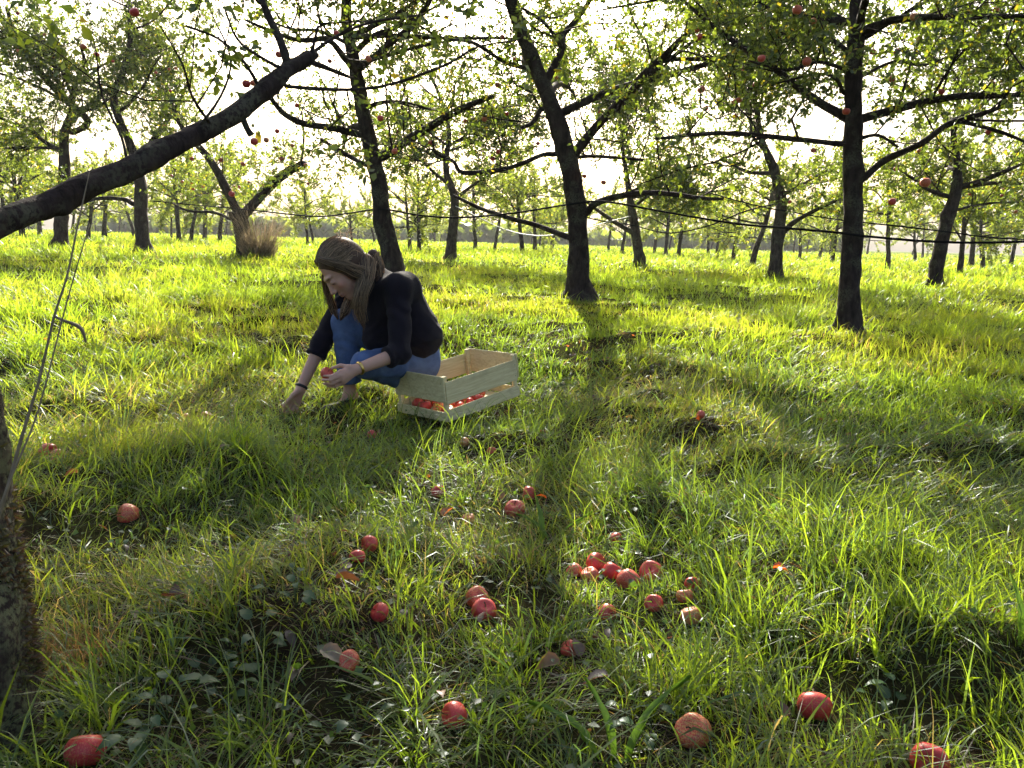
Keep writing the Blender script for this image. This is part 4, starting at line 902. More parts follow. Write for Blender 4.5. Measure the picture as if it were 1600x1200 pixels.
# ------------------------------------------------------------------ low herbs with broad leaves
def herb_leaf_mesh(name, seed, toothed=True, ln=1.0, wd=0.62):
    r = np.random.default_rng(seed); n = 9; V, F = [], []
    for i in range(n):
        t = i / (n - 1); wv = wd * 0.5 * math.sin(math.pi * min(1, (t * 0.93 + 0.07)) ** 0.75) * (1 + (0.14 if toothed and i % 2 else 0)); z = 0.10 * math.sin(t * 3.0) - 0.22 * t * t
        V += [[-wv, t * ln, z + 0.10 * wv], [0, t * ln, z - 0.04], [wv, t * ln, z + 0.10 * wv]]
    for i in range(n - 1):
        a = 3 * i; F += [[a, a + 1, a + 4], [a, a + 4, a + 3], [a + 1, a + 2, a + 5], [a + 1, a + 5, a + 4]]
    V = np.array(V, float); V[:, 2] += r.normal(0, 0.012, len(V))
    return V, np.array(F)
def build_herbs():
    r = np.random.default_rng(8)
    cols = [(0.05, 0.095, 0.035), (0.04, 0.08, 0.028), (0.06, 0.10, 0.045), (0.035, 0.07, 0.02)]
    meshes = []
    for k in range(4):
        V, F = herb_leaf_mesh('leaf', k); me = mesh_np('leaf', V, F, np.tile(np.array(cols[k]), (len(V), 1)), False); me.materials.append(M['herb']); meshes.append(me)
    spots = [(262, 1112, 9, 0.045, 'pale green leafy herb at bottom left beside the mossy trunk, lowest'), (330, 1062, 9, 0.042, 'pale leafy herb just above the lowest one at bottom left'), (405, 1012, 8, 0.04, 'pale leafy herb in the shade left of bottom centre'), (352, 1085, 7, 0.04, 'leafy herb right of the lowest pair at bottom left'),
             (462, 930, 9, 0.036, 'pale-leaved herb below the dark hollow on the left'), (372, 862, 8, 0.032, 'greyish herb left of the two apples at the hollow'), (190, 868, 6, 0.032, 'small herb under the lone half sunk apple'), (232, 1150, 6, 0.05, 'dark-leaved herb near the bottom left apple'),
             (1000, 1140, 7, 0.034, 'blue-green herb left of the large striped apple'), (1400, 1098, 6, 0.045, 'shaded leafy herb at the lower right'), (560, 1130, 6, 0.03, 'tiny herb left of the dark glossy apple'), (1130, 640, 6, 0.035, 'low leafy herb in lit grass right of the trunk shadow')]
    for px, py, n, sz, lab in spots:
        p = on_ray(px, py, 0.03); g = float(terrain(p[0], p[1])); root = empty('leafy_herb', (p[0], p[1], g)); tag(root, lab, 'herb', 'leafy herbs in the grass')
        CLEAR.append((p[0], p[1], 0.10, 0.04)); CLEAR.append((p[0], p[1] - 0.1, 0.06, 0.05))
        for k in range(n):
            a = r.uniform(0, 6.28); h = r.uniform(0.02, 0.085); q = r.uniform(0.01, 0.07); s = sz * r.uniform(0.5, 1.0)
            o = obj('leaf', meshes[int(r.integers(4))], None, root, (math.cos(a) * q, math.sin(a) * q, h), (r.uniform(-0.25, 0.45), r.uniform(-0.3, 0.3), a - math.pi / 2)); o.scale = (s,) * 3
            V, F = tube([[0, 0, 0.0], [math.cos(a) * q * 0.5, math.sin(a) * q * 0.5, h * 0.7], [math.cos(a) * q, math.sin(a) * q, h]], 0.0009, 4)
            obj('leaf_stalk', mesh_np('leaf_stalk', V, F), M['stalkgreen'], root)
    # a broad-bladed clump by the apples below the crate, and one strap leaf at the bottom
    V, F = herb_leaf_mesh('leaf', 9, False, 1.0, 0.14); me = mesh_np('blade', V, F, np.tile(np.array((0.085, 0.15, 0.02)), (len(V), 1)), True); me.materials.append(M['herb'])
    for px, py, lab, specs in ((862, 850, 'broad-bladed bright green grass clump beside the oval apple', ((-0.03, 1.25, 0.17, 1.9), (0.05, 1.0, 0.14, 0.6), (0.09, 0.35, 0.22, -0.2), (0.0, 0.8, 0.15, 2.7), (0.02, 1.1, 0.12, 0.1))),
                               (960, 1195, 'thick arching strap leaf at the bottom edge right of centre', ((0.0, 1.2, 0.16, 2.2), (0.02, 1.1, 0.2, 0.4), (-0.02, 0.9, 0.18, 3.0))),
                               (1592, 1010, 'dark broad blade standing at the right edge', ((0.0, 1.4, 0.16, 1.6), (0.02, 1.2, 0.12, 0.6)))):
        p = hit(px, py); root = empty('broad_grass_clump', p); tag(root, lab, 'grass clump'); CLEAR.append((p[0], p[1], 0.06, 0.05))
        for dx, el, ln, az in specs:
            o = obj('blade', me, None, root, (dx, 0, -0.005), (el, 0, az - 1.57)); o.scale = (ln * 0.8, ln, ln)
M['stalkgreen'] = plain('herb_stalk', (0.06, 0.09, 0.03), 0.6)
def build_fallen_leaves():
    r = np.random.default_rng(12)
    spec = [(522, 1026, 0.06, (0.26, 0.21, 0.12), 'pale dead leaf lying against the orange-red foreground apple'), (1220, 888, 0.04, (0.50, 0.10, 0.015), 'small bright orange leaf in lit grass right of the cluster'), (982, 652, 0.04, (0.5, 0.33, 0.02), 'yellow leaf on the edge of the trunk shadow'), (1090, 655, 0.04, (0.30, 0.08, 0.02), 'rusty leaf right of the trunk shadow'),
            (855, 1040, 0.06, (0.22, 0.15, 0.07), 'pale tan dead leaf right of bottom centre'), (930, 1060, 0.055, (0.13, 0.085, 0.06), 'grey-brown curled leaf below the cluster'), (545, 905, 0.06, (0.10, 0.055, 0.03), 'dark brown leaf in the hollow left of centre'), (275, 930, 0.06, (0.08, 0.045, 0.03), 'dark dead leaf on the left below the lone apple'), (215, 960, 0.05, (0.14, 0.10, 0.05), 'dull tan dead leaf lower left'),
            (700, 800, 0.05, (0.30, 0.12, 0.03), 'orange-brown leaf below the crate'), (900, 1010, 0.05, (0.12, 0.07, 0.035), 'brown leaf under the cluster of apples'), (110, 740, 0.05, (0.13, 0.08, 0.04), 'brown leaf on bare ground by the pair of apples'), (845, 775, 0.04, (0.45, 0.12, 0.02), 'orange leaf touching the pale apple below the crate')]
    for px, py, sz, c, lab in spec:
        V, F = herb_leaf_mesh('leaf', int(px), True, 1.0, 0.6); V = V * sz; V[:, 1] -= sz / 2
        V[:, 2] += np.abs(V[:, 0]) * r.uniform(0.3, 0.9) + (V[:, 1] ** 2) * r.uniform(0, 8)
        p = on_ray(px, py, 0.03); o = obj('fallen_leaf', mesh_np('fallen_leaf', V, F, np.asarray(c)[None] * r.uniform(0.75, 1.25, (len(V), 1)), True), M['fallen'], None, p, (r.uniform(-.4, .7), r.uniform(-.5, .5), r.uniform(0, 6.28)))
        tag(o, lab, 'leaf', 'fallen leaves'); CLEAR.append((p[0], p[1], 0.05, 0.02)); CLEAR.append((p[0], p[1] - 0.07, 0.045, 0.03))
    acc = Acc(); n = 900; x, y = grass_points(r, 1.1, 6.5, 60, 0.78)
    for a, b in zip(x[:1100], y[:1100]):
        if fbm(np.array([a * 2.0]), np.array([b * 2.0]), 19.0)[0] < 0.47: continue
        V, F = herb_leaf_mesh('l', 1, False, 1.0, 0.55); V = V[::2][:15] if False else V; s = r.uniform(0.02, 0.045); V = V * s
        R_ = Matrix.Rotation(r.uniform(0, 6.28), 3, 'Z') @ Matrix.Rotation(r.uniform(-.8, .8), 3, 'X') @ Matrix.Rotation(r.uniform(-.8, .8), 3, 'Y'); V = V @ np.array(R_).T
        acc.add(V + [a, b, float(terrain(a, b)) + r.uniform(0.006, 0.03)], F, np.array(((0.10, 0.06, 0.03), (0.16, 0.11, 0.06), (0.07, 0.04, 0.03), (0.22, 0.10, 0.03))[int(r.integers(4))]) * r.uniform(0.6, 1.3))
    o = obj('leaf_litter', acc.mesh('leaf_litter', True), M['fallen']); tag(o, 'scattered brown dead leaves lying low among the grass', 'leaf litter', kind='stuff')
# ------------------------------------------------------------------ soft modelling: smooth union of rounded shapes on a grid, meshed with surface nets
class Field:
    def __init__(s, lo, hi, h):
        s.lo = np.array(lo, float); s.h = h; s.n = (np.ceil((np.array(hi) - s.lo) / h)).astype(int) + 1; s.F = np.full(s.n, 1.0, np.float32)
    def region(s, lo, hi):
        a = np.clip(np.floor((lo - s.lo) / s.h).astype(int), 0, s.n - 1); b = np.clip(np.ceil((hi - s.lo) / s.h).astype(int) + 1, 1, s.n)
        sl = tuple(slice(int(i), int(j)) for i, j in zip(a, b))
        g = [s.lo[k] + s.h * np.arange(a[k], b[k]) for k in range(3)]
        return sl, np.stack(np.meshgrid(*g, indexing='ij'), -1)
    def put(s, sl, d, k, sub=False):
        A = s.F[sl]
        if sub: d = -d; h_ = np.clip(0.5 - 0.5 * (A - d) / k, 0, 1); s.F[sl] = A * (1 - h_) + d * h_ + k * h_ * (1 - h_)
        else: h_ = np.clip(0.5 + 0.5 * (A - d) / k, 0, 1); s.F[sl] = A * (1 - h_) + d * h_ - k * h_ * (1 - h_)
    def cap(s, a, b, ra, rb, k=0.02, flat=False, wob=0.0, ph=0.0, flat0=False):
        a = np.asarray(a, float); b = np.asarray(b, float); m = max(ra, rb) + k + 3 * s.h + wob
        sl, P = s.region(np.minimum(a, b) - m, np.maximum(a, b) + m)
        if 0 in P.shape: return
        ba = b - a; L2 = ba @ ba + 1e-12; pa = P - a; tt = pa @ ba / L2; t = np.clip(tt, 0, 1)
        d = np.linalg.norm(pa - t[..., None] * ba, axis=-1) - (ra + (rb - ra) * t)
        if wob: 
            q = P * 38.0; d = d + wob * (np.sin(tt * np.sqrt(L2) * 52 + 3.4 * np.sin(q[..., 0] * 0.8 + ph) + 3.0 * np.sin(q[..., 2] * 0.7 + ph * 2) + 2.0 * np.sin(q[..., 1] * 0.9)) * 0.7 + np.sin(q[..., 1] * 1.1 + q[..., 0] * 0.7 + ph) * 0.5)
        L = np.sqrt(L2)
        if flat: d = np.maximum(d, (tt - 1) * L)
        if flat0: d = np.maximum(d, -tt * L)
        s.put(sl, d, k)
    def ell(s, c, rad, axes=None, k=0.015, sub=False):
        c = np.asarray(c, float); rad = np.asarray(rad, float); m = rad.max() + k + 3 * s.h
        sl, P = s.region(c - m, c + m)
        if 0 in P.shape: return
        q = P - c
        if axes is not None: q = q @ np.asarray(axes).T
        n_ = np.linalg.norm(q / rad, axis=-1); d = (n_ - 1) * n_ / (np.linalg.norm(q / rad ** 2, axis=-1) + 1e-6)
        d = np.where(n_ < 1e-3, -rad.min(), d); s.put(sl, d, k, sub)
    def mesh(s):
        F = s.F; S = F < 0; nx, ny, nz = F.shape; cnt = np.zeros((nx - 1, ny - 1, nz - 1), np.int8)
        cor = [(i, j, k) for i in (0, 1) for j in (0, 1) for k in (0, 1)]
        for i, j, k in cor: cnt += S[i:nx - 1 + i, j:ny - 1 + j, k:nz - 1 + k]
        mx = (cnt > 0) & (cnt < 8); idx = np.full(mx.shape, -1, np.int64); ci = np.argwhere(mx); idx[mx] = np.arange(len(ci))
        pos = np.zeros((len(ci), 3)); num = np.zeros(len(ci))
        for a in cor:
            for ax in range(3):
                if a[ax] == 1: continue
                b = list(a); b[ax] = 1; fa = F[tuple((ci + a).T)]; fb = F[tuple((ci + b).T)]; m = (fa < 0) != (fb < 0)
                t = np.where(m, fa / np.where(m, fa - fb, 1), 0); p = np.array(a)[None] + t[:, None] * (np.array(b) - np.array(a))[None]
                pos[m] += p[m]; num[m] += 1
        V = (ci + pos / num[:, None]) * s.h + s.lo; Q = []
        for ax in range(3):
            o1, o2 = [(1, 2), (2, 0), (0, 1)][ax]
            A = S[tuple(slice(0, -1) if i == ax else slice(None) for i in range(3))]; B = S[tuple(slice(1, None) if i == ax else slice(None) for i in range(3))]
            e = np.argwhere(A != B); e = e[(e[:, o1] > 0) & (e[:, o2] > 0) & (e[:, o1] < F.shape[o1] - 1) & (e[:, o2] < F.shape[o2] - 1)]
            u1 = np.eye(3, dtype=int)[o1]; u2 = np.eye(3, dtype=int)[o2]
            q = np.stack([idx[tuple((e - u1 - u2).T)], idx[tuple((e - u2).T)], idx[tuple(e.T)], idx[tuple((e - u1).T)]], 1)
            fl = S[tuple(e.T)]; q[~fl] = q[~fl][:, ::-1]; Q.append(q)
        return V, np.vstack(Q)

def skin_mat():
    m, t = newmat('skin'); a = nd(t, 'ShaderNodeAttribute', attribute_name='Col'); n = noise(t, 60, 3, 0.6, coord(t))
    c = mixc(t, 0.25, a.outputs[0], mixc(t, n, (0.36, 0.17, 0.12), (0.60, 0.38, 0.28)))
    p = principled(t, c, 0.5, None, 0.35); p.inputs['Subsurface Weight'].default_value = 0.2; p.inputs['Subsurface Radius'].default_value = (0.012, 0.004, 0.002); p.inputs['Subsurface Scale'].default_value = 0.5
    out(t, p.outputs[0]); return m
def fabric(name, c1, c2, sc, rough=0.9, bs=0.4, sheen=0.0, big=6.0):
    m, t = newmat(name); co = coord(t); n = noise(t, sc, 3, 0.6, co); b_ = noise(t, big, 4, 0.6, co)
    c = mixc(t, n, c1, c2); c = mixc(t, ramp(t, b_, [(0.35, (0, 0, 0)), (0.75, (0.6, 0.6, 0.6))]), c, tuple(v * 1.7 for v in c2))
    p = principled(t, c, rough, bump(t, n, bs, 0.004), 0.15); p.inputs['Sheen Weight'].default_value = sheen; out(t, p.outputs[0]); return m
M['skin'] = skin_mat()
M['sweater'] = fabric('black_knit', (0.006, 0.005, 0.008), (0.014, 0.011, 0.016), 420, 0.95, 0.7, 0.06)
M['denim'] = fabric('blue_denim', (0.055, 0.085, 0.175), (0.10, 0.15, 0.28), 300, 0.9, 0.35, 0.0, 14)
M['hair'] = leafy('brown_hair', (1.1, 0.98, 0.78), 0.35, 0.10, 0.28, 2.4, 1.0, (1.0, 0.82, 0.58))
M['hairbase'] = plain('hair_under', (0.085, 0.048, 0.030), 0.6, 0.3, 0.35, 120)
M['gold'] = plain('gold_bracelet', (0.75, 0.52, 0.16), 0.3, 0.5, metal=1.0)
M['black_band'] = plain('black_band', (0.012, 0.012, 0.014), 0.45, 0.4)
M['shoe'] = plain('dark_shoe', (0.03, 0.022, 0.018), 0.6, 0.3, 0.3)
M['denim_seam'] = plain('denim_seam', (0.20, 0.22, 0.27), 0.8)

def build_person():
    J = lambda a, b, Y: at(a, b, Y)
    base = np.array([-0.62, 4.06, float(terrain(-0.62, 4.06))])
    root = empty('person', base)
    tag(root, 'crouching person with long brown hair, black sweater and blue jeans picking up apples', 'person')
    pel, wst, chs, nck = J(652, 556, 4.14), J(643, 522, 4.09), J(617, 468, 4.09), J(588, 433, 4.07)
    shL, elL, wrL = J(622, 450, 3.95), J(624, 552, 3.82), J(558, 577, 3.68)
    shR, elR, wrR = J(547, 460, 4.2), J(503, 535, 4.13), J(470, 607, 4.03)
    hpL, knL, anL = J(656, 563, 4.14), J(569, 570, 3.86), J(652, 602, 4.22)
    hpR, knR, anR = J(650, 558, 4.24), J(540, 503, 4.12), J(547, 612, 4.15)
    # head frame
    hf = np.array([-0.55, -0.42, -0.72]); hf /= np.linalg.norm(hf); hu = np.array([-0.55, -0.15, 0.80]); hu -= hf * (hu @ hf); hu /= np.linalg.norm(hu)
    hs = np.cross(hf, hu); HS = 1.09; hc = J(537, 421, 3.92)          # hs points to her right
    H = lambda x, y, z: hc + HS * (x * hs + y * hf + z * hu)
    AX = np.stack([hs, hf, hu])
    # ---- body: one continuous surface
    f = Field(np.array([-1.35, 3.50, -0.06]), np.array([-0.25, 4.42, 1.02]), 0.006)
    f.cap(pel, chs, 0.095, 0.105, 0.03); f.cap(chs, nck, 0.095, 0.06, 0.03); f.cap(shL, shR, 0.045, 0.045, 0.03)
    f.cap(nck, H(0, -0.02, -0.05), 0.052, 0.045, 0.02)
    f.cap(shL, elL, 0.042, 0.034, 0.02); f.cap(elL, wrL, 0.037, 0.0255, 0.012); f.cap(shR, elR, 0.042, 0.034, 0.02); f.cap(elR, wrR, 0.037, 0.0255, 0.012)
    for hp, kn, an in ((hpL, knL, anL), (hpR, knR, anR)):
        f.cap(pel, hp, 0.08, 0.075, 0.03); f.cap(hp, kn, 0.07, 0.045, 0.02); mid = kn + (an - kn) * 0.35; f.cap(kn, mid, 0.046, 0.048, 0.015); f.cap(mid, an, 0.048, 0.030, 0.015)
    heelR, toeR = J(556, 640, 4.17), J(512, 648, 4.07); heelR[2] = 0.022; toeR[2] = 0.004
    f.cap(anR, heelR, 0.031, 0.032, 0.015); f.cap(heelR, toeR, 0.03, 0.024, 0.015); f.cap(anR, (heelR + toeR) / 2, 0.026, 0.028, 0.015)
    toeL = J(650, 636, 4.32); toeL[2] = 0.035; f.cap(anL, toeL, 0.03, 0.026, 0.015)
    # head
    f.ell(H(0, -0.012, 0.038), HS * np.array([0.073, 0.094, 0.083]), AX, 0.012); f.ell(H(0, 0.040, -0.03), HS * np.array([0.058, 0.056, 0.082]), AX, 0.015)
    f.ell(H(0, 0.066, -0.098), HS * np.array([0.026, 0.022, 0.018]), AX, 0.02); f.ell(H(0, 0.080, 0.026), HS * np.array([0.05, 0.018, 0.012]), AX, 0.012)
    for sx in (-1, 1):
        f.ell(H(sx * 0.036, 0.066, -0.028), HS * np.array([0.020, 0.018, 0.018]), AX, 0.015)
        f.ell(H(sx * 0.031, 0.102, 0.004), HS * np.array([0.017, 0.012, 0.011]), AX, 0.008, sub=True)
        f.ell(H(sx * 0.030, 0.084, 0.003), HS * np.array([0.0145, 0.0135, 0.0125]), AX, 0.003)
        f.ell(H(sx * 0.068, -0.012, -0.010), HS * np.array([0.009, 0.016, 0.027]), AX, 0.006)
        f.ell(H(sx * 0.010, 0.104, -0.036), HS * np.array([0.008, 0.009, 0.007]), AX, 0.006)
    f.cap(H(0, 0.092, 0.012), H(0, 0.113, -0.030), 0.0075 * HS, 0.011 * HS, 0.008)
    f.ell(H(0, 0.094, -0.060), HS * np.array([0.023, 0.010, 0.0055]), AX, 0.004); f.ell(H(0, 0.092, -0.072), HS * np.array([0.019, 0.010, 0.0065]), AX, 0.004)
    # left hand round the apple
    apL = J(511, 584, 3.650)
    kn_ = [J(532, 581, 3.628), J(532, 587, 3.618), J(534, 592.5, 3.622), J(537, 597, 3.635)]
    md_ = [J(518, 588, 3.606), J(516.5, 594, 3.60), J(519, 599.5, 3.607), J(524, 603.5, 3.625)]
    tp_ = [J(506, 587, 3.627), J(503.5, 593.5, 3.632), J(506, 599.5, 3.64), J(512, 603, 3.648)]
    for a, b, c in zip(kn_, md_, tp_):
        f.cap(wrL, a, 0.019, 0.0125, 0.010); f.cap(a, b, 0.0098, 0.0088, 0.003); f.cap(b, c, 0.0086, 0.0068, 0.003)
    th0, th1, th2 = J(546, 574, 3.655), J(532, 571, 3.66), J(518, 575.5, 3.652)
    f.cap(wrL, th0, 0.021, 0.014, 0.010); f.cap(th0, th1, 0.0125, 0.0100, 0.006); f.cap(th1, th2, 0.0098, 0.0075, 0.003)
    # right hand reaching into the grass
    for i, (a, b, c) in enumerate((((453, 625), (446, 635), (443, 644)), ((457, 627), (451, 639), (449, 649)), ((462, 628.5), (457, 641), (456, 651)), ((467, 629), (464, 640), (464, 648)))):
        A, B, C = J(*a, 3.985 + 0.012 * i), J(*b, 3.97 + 0.012 * i), J(*c, 3.985 + 0.012 * i)
        f.cap(wrR, A, 0.020, 0.0125, 0.010); f.cap(A, B, 0.0098, 0.0088, 0.003); f.cap(B, C, 0.0086, 0.0068, 0.003)
    f.cap(wrR, J(458, 617, 3.965), 0.02, 0.0125, 0.01); f.cap(J(458, 617, 3.965), J(449, 627, 3.945), 0.0118, 0.0095, 0.004); f.cap(J(449, 627, 3.945), J(444, 635, 3.945), 0.0093, 0.0075, 0.003)
    V, Q = f.mesh()
    q = (V - hc) @ AX.T / HS; col = np.tile(np.array([0.60, 0.345, 0.25]), (len(V), 1))
    face = (np.abs(q) < 0.14).all(1)
    def spot(x, y, z, rx, ry, rz, c, a):
        d = ((q - [x, y, z]) / [rx, ry, rz]); wgt = np.clip(1.6 - 1.6 * np.linalg.norm(d, axis=1), 0, 1) * a * face; col[:] = col * (1 - wgt[:, None]) + np.array(c) * wgt[:, None]
    spot(0, 0.10, -0.066, 0.028, 0.03, 0.016, (0.42, 0.11, 0.10), 0.9)
    for sx in (-1, 1):
        spot(sx * 0.032, 0.095, 0.026, 0.028, 0.03, 0.008, (0.09, 0.05, 0.03), 0.9); spot(sx * 0.031, 0.10, -0.004, 0.020, 0.03, 0.0055, (0.05, 0.025, 0.02), 1.0); spot(sx * 0.045, 0.07, -0.03, 0.03, 0.04, 0.025, (0.55, 0.22, 0.17), 0.5)
    obj('body', mesh_np('body', V - base, Q, col), M['skin'], root)
    # ---- sweater
    f = Field(np.array([-1.30, 3.60, 0.18]), np.array([-0.25, 4.48, 0.98]), 0.0075)
    f.cap(J(656, 527, 4.07), chs, 0.112, 0.136, 0.04, True, 0.004, 1.0) ; f.cap(J(657, 536, 4.07), J(650, 515, 4.08), 0.112, 0.115, 0.03, flat0=True, wob=0.003)
    f.cap(chs, nck, 0.128, 0.064, 0.05); f.cap(shL, shR, 0.064, 0.062, 0.05); f.cap(J(632, 450, 4.02), shL, 0.085, 0.07, 0.04)
    f.cap(J(604, 470, 4.06), J(592, 524, 4.04), 0.105, 0.075, 0.05, wob=0.006, ph=2.0); f.cap(J(645, 520, 4.05), J(588, 530, 4.02), 0.09, 0.06, 0.04, wob=0.005)
    cfL = elL + (wrL - elL) * 0.30; cfR = elR + (wrR - elR) * 0.30
    f.cap(shL, elL, 0.064, 0.053, 0.025, wob=0.005, ph=0.5); f.cap(elL, cfL, 0.056, 0.050, 0.015, True, 0.004, 1.5); f.cap(shR, elR, 0.064, 0.052, 0.03, wob=0.0045, ph=3.0); f.cap(elR, cfR, 0.053, 0.050, 0.015, True, 0.004, 4.0)
    f.cap(elL + (wrL - elL) * 0.24, cfL, 0.055, 0.055, 0.006, True, flat0=True); f.cap(elR + (wrR - elR) * 0.24, cfR, 0.055, 0.055, 0.006, True, flat0=True)
    V, Q = f.mesh(); obj('sweater', mesh_np('sweater', V - base, Q), M['sweater'], root)
    # ---- jeans
    f = Field(np.array([-1.10, 3.58, 0.0]), np.array([-0.25, 4.42, 0.66]), 0.0075)
    f.cap(pel, J(655, 530, 4.10), 0.112, 0.095, 0.03); f.cap(J(656, 570, 4.14), hpL, 0.10, 0.096, 0.03)
    f.cap(hpL, knL, 0.100, 0.068, 0.03, wob=0.003, ph=0.3); f.cap(knL, anL, 0.064, 0.048, 0.012, True, 0.003, 1.3)
    cufR = knR + (anR - knR) * 0.86
    f.cap(pel, hpR, 0.10, 0.098, 0.03); f.cap(hpR, knR, 0.098, 0.070, 0.03, wob=0.003, ph=2.2); f.cap(knR, cufR, 0.070, 0.060, 0.02, True, 0.0035, 3.1); f.cap(cufR + (knR - cufR) * 0.12, cufR, 0.063, 0.063, 0.004, True, flat0=True)
    V, Q = f.mesh(); jn = obj('jeans', mesh_np('jeans', V - base, Q), M['denim'], root)
    # seam along the near thigh and pocket stitching
    for pts in ([J(676, 549, 3.95), J(660, 556, 3.90), J(645, 553, 3.885)],):
        pass
    # ---- shoes
    f = Field(np.array([-1.1, 3.7, -0.06]), np.array([-0.35, 4.35, 0.2]), 0.006)
    f.cap(heelR, toeR, 0.036, 0.031, 0.02); f.cap(heelR + [0, 0, .01], (heelR * 2 + toeR) / 3 + [0, 0, .02], 0.038, 0.034, 0.02); f.cap(heelR - [0, 0, .02], toeR - [0, 0, .012], 0.036, 0.034, 0.01)
    V, Q = f.mesh(); obj('shoe', mesh_np('shoe', V - base, Q), M['shoe'], root)
    f = Field(np.array([-0.95, 3.7, -0.06]), np.array([-0.30, 4.25, 0.3]), 0.006); f.cap(anL + (toeL - anL) * 0.25, toeL, 0.040, 0.036, 0.02); f.cap(toeL, toeL + [-0.03, -0.01, 0], 0.036, 0.03, 0.02)
    V, Q = f.mesh(); obj('shoe', mesh_np('shoe', V - base, Q), M['shoe'], root)
    # ---- bracelets
    for (a, b, t, r0, mt, nm) in ((elL, wrL, 0.93, 0.0285, 'gold', 'bracelet'), (elR, wrR, 0.955, 0.0280, 'black_band', 'wristband')):
        c = a + (b - a) * t; ax = (b - a) / np.linalg.norm(b - a); u = np.cross(ax, [0, 0, 1.0]); u /= np.linalg.norm(u); v = np.cross(ax, u); th = np.linspace(0, 2 * np.pi, 29)
        P = c + r0 * (np.cos(th)[:, None] * u + np.sin(th)[:, None] * v); Vv, Ff = tube(P, 0.0045, 7, cap=False); Vv = Vv + ax * ((Vv - c) @ ax)[:, None] * 0.7
        o = obj(nm, mesh_np(nm, Vv - base, Ff), M[mt], root); o['label'] = 'gold bangle on the wrist holding an apple' if mt == 'gold' else 'black band on the reaching wrist'
    # ---- hair: a soft under-mass and many strands over it
    f = Field(np.array([-1.15, 3.65, 0.30]), np.array([-0.50, 4.25, 1.04]), 0.006)
    f.ell(H(0, -0.022, 0.050), HS * np.array([0.083, 0.098, 0.087]), AX, 0.015); f.ell(H(0, -0.05, 0.005), HS * np.array([0.078, 0.075, 0.085]), AX, 0.03)
    for sx in (-1, 1): f.cap(H(sx * 0.070, 0.030, 0.045), H(sx * 0.074, 0.005, -0.03), 0.022, 0.026, 0.015); f.cap(H(sx * 0.074, 0.005, -0.03), H(sx * 0.072, -0.01, -0.07), 0.026, 0.026, 0.015)
    f.ell(H(0, 0.095, -0.035), HS * np.array([0.056, 0.085, 0.098]), AX, 0.012, sub=True)
    N1 = [J(572, 408, 3.93), J(571, 432, 3.86), J(563, 460, 3.83), J(561, 487, 3.83), J(569, 512, 3.84)]; W1 = [0.046, 0.034, 0.028, 0.026, 0.009]
    N2 = [J(508, 430, 3.99), J(511, 455, 4.02), J(519, 478, 4.03), J(528, 499, 4.03)]; W2 = [0.013, 0.016, 0.019, 0.007]
    N3 = [J(552, 452, 4.0), J(545, 472, 3.98), J(538, 488, 3.97), J(532, 500, 3.97)]; W3 = [0.022, 0.024, 0.022, 0.007]
    N4 = [J(583, 398, 4.0), J(592, 418, 4.0), J(590, 440, 3.98)]; W4 = [0.035, 0.030, 0.012]
    for N_, W_ in ((N1, W1), (N2, W2), (N3, W3), (N4, W4)):
        for i in range(len(N_) - 1): f.cap(N_[i], N_[i + 1], W_[i] * 0.8, W_[i + 1] * 0.8, 0.012)
    V, Q = f.mesh(); hb = obj('hair', mesh_np('hair', V - base, Q), M['hairbase'], root)
    r = np.random.default_rng(6); acc = Acc(); hcol = ((0.14, 0.092, 0.060), (0.28, 0.20, 0.13), (0.50, 0.38, 0.26))
    def strands(n, guide, width, rad, fl=0.004):
        G = np.array(guide); Wd = np.array(width); S = smooth_path(np.column_stack([G, Wd]), 3)
        for k in range(n):
            a = r.uniform(0, 6.28); q = r.uniform(0.55, 1.08); P = S[:, :3].copy(); T = np.gradient(P, axis=0); T /= np.linalg.norm(T, axis=1, keepdims=True)
            u = np.cross(T, [0.2, 1.0, 0.1]); u /= np.linalg.norm(u, axis=1, keepdims=True); v = np.cross(T, u)
            tt = np.linspace(0, 1, len(P)); aa = a + 0.6 * np.sin(tt * r.uniform(1, 5) + r.uniform(0, 6))
            P = P + (S[:, 3] * q)[:, None] * (np.cos(aa)[:, None] * u + np.sin(aa)[:, None] * v) + np.cumsum(r.normal(0, fl / 3, P.shape), 0)
            e = int(len(P) * r.uniform(0.72, 1.0)); P = P[:max(e, 4)]; rd = rad * r.uniform(0.5, 1.2) * np.linspace(1, 0.35, len(P))
            Vv, Ff = tube(P, rd, 3, cap=False); c = hcol[int(r.choice(3, p=[0.4, 0.42, 0.18]))]; acc.add(Vv - base, Ff, np.array(c) * r.uniform(0.7, 1.25))
    strands(170, [H(-0.030, 0.045, 0.112), H(-0.068, 0.036, 0.075), H(-0.084, 0.012, 0.02), H(-0.088, -0.005, -0.03), N1[1], N1[2], N1[3], N1[4]], [0.012, 0.016, 0.022, 0.027, 0.033, 0.029, 0.027, 0.012], 0.0016, 0.004)
    strands(90, [H(0.030, 0.045, 0.112), H(0.066, 0.040, 0.07), H(0.078, 0.03, 0.02), N2[0], N2[1], N2[2], N2[3]], [0.010, 0.014, 0.018, 0.016, 0.018, 0.02, 0.01], 0.0016, 0.004)
    strands(190, N1, W1, 0.0019); strands(70, N2, W2, 0.0017); strands(90, N3, W3, 0.0017); strands(70, N4, W4, 0.0019)
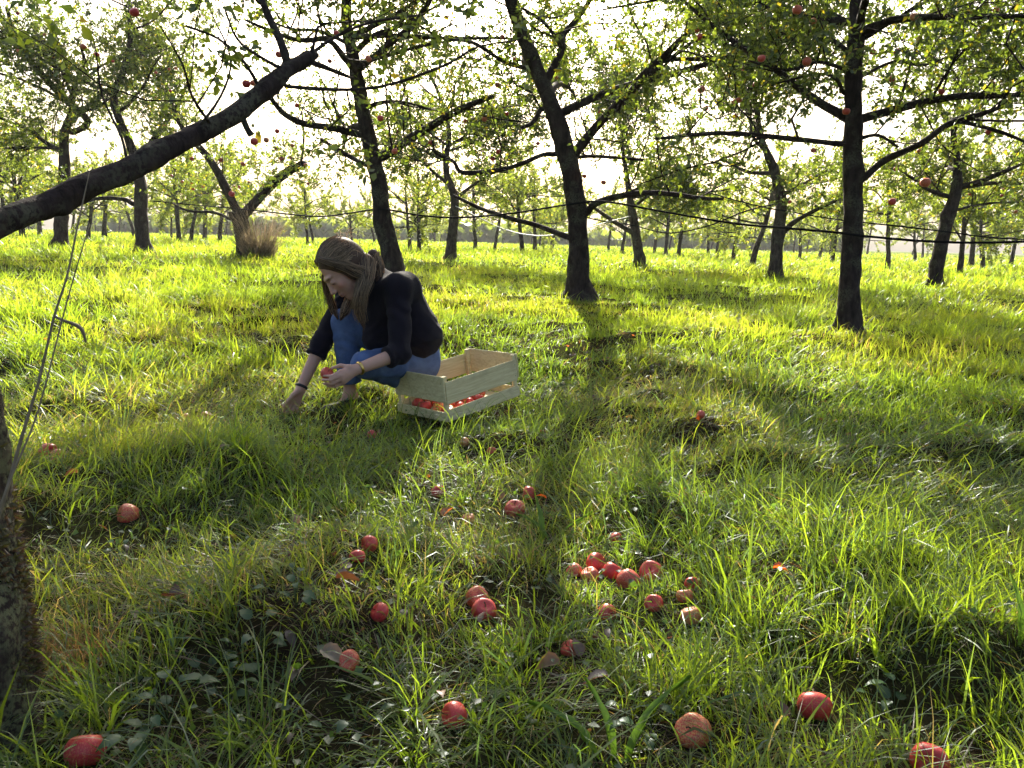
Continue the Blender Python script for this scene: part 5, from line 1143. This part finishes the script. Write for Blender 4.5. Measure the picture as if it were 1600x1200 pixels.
    for k in range(760):                          # strands combed back from the forehead over the skull
        ph0 = r.uniform(-1.75, 1.75); back = r.uniform(0.55, 1.0); y0 = r.uniform(0.030, 0.062) - 0.010 * abs(ph0); P = []
        lift = r.normal(1.0, 0.012)
        for i in range(9):
            t = i / 8; yy = y0 - back * (y0 + 0.090) * t; ph = ph0 * (1 + 0.25 * t) + 0.05 * math.sin(5 * t + k)
            cy_ = math.sqrt(max(0.05, 1 - (min(abs((yy + 0.022) / 0.106), 0.98)) ** 2)); P.append(H(0.086 * lift * cy_ * math.sin(ph), yy, 0.050 + 0.091 * lift * cy_ * math.cos(ph)))
        P = np.array(P) + np.cumsum(r.normal(0, 0.0007, (9, 3)), 0); Vv, Ff = tube(P, 0.0017 * r.uniform(0.5, 1.2) * np.linspace(1, 0.6, len(P)), 3, cap=False)
        c = hcol[int(r.choice(3, p=[0.4, 0.42, 0.18]))]; acc.add(Vv - base, Ff, np.array(c) * r.uniform(0.7, 1.25))
    for k in range(220):                          # flyaway hairs, coloured pale blond to imitate the backlit rim
        p = H(r.uniform(-0.085, 0.085), r.uniform(-0.13, 0.03), 0.06 + r.uniform(-0.05, 0.07)); d = hu * 0.4 - hf * r.uniform(0.2, 1) + hs * r.normal(0, .5) + np.array([0, 0, -0.2]); d /= np.linalg.norm(d); P = [p - hu * 0.02]
        for i in range(6): d = d + r.normal(0, .25, 3) + np.array([0, 0, -0.12]); d /= np.linalg.norm(d); P.append(P[-1] + d * r.uniform(0.004, 0.012))
        Vv, Ff = tube(np.array(P), 0.0006, 3, cap=False); acc.add(Vv - base, Ff, np.array((0.55, 0.47, 0.36)))
    hs_ = obj('hair_strands', acc.mesh('hair_strands', True), M['hair'], hb); hs_['kind'] = 'stuff'
    # the apple in her hand
    rr = np.random.default_rng(1); put_apple(apL, 0.066, rr, 'red apple held in the hand of the crouching person', 'apples being picked', (0.5, 0.4, 0.3))
    CLEAR.extend([(-0.75, 4.14, 0.08, 0.06), (-0.6, 4.0, 0.15, 0.04), (-1.13, 3.95, 0.07, 0.05), (-1.12, 4.03, 0.06, 0.035)])
# ------------------------------------------------------------------ the air
def build_haze():
    V, Q = box_arr(0, 195, 6, 812, 522, 18)
    o = obj('haze', mesh_np('haze', V, Q, smooth=False)); m, t = newmat('haze_air')
    v = nd(t, 'ShaderNodeVolumePrincipled'); v.inputs['Color'].default_value = (0.95, 0.97, 1.0, 1); v.inputs['Density'].default_value = 0.00045; v.inputs['Anisotropy'].default_value = 0.3
    mo = t.nodes.new('ShaderNodeOutputMaterial'); t.links.new(v.outputs[0], mo.inputs['Volume']); o.data.materials.append(m)
    tag(o, 'thin bright autumn haze lying over the orchard', 'haze', kind='stuff')
build_trees()
build_near_tree()
build_far_trees()
build_person()
build_crate()
build_ground_apples()
build_hoses()
build_tussock()
build_stalks()
build_herbs()
build_fallen_leaves()
build_grass()
build_haze()
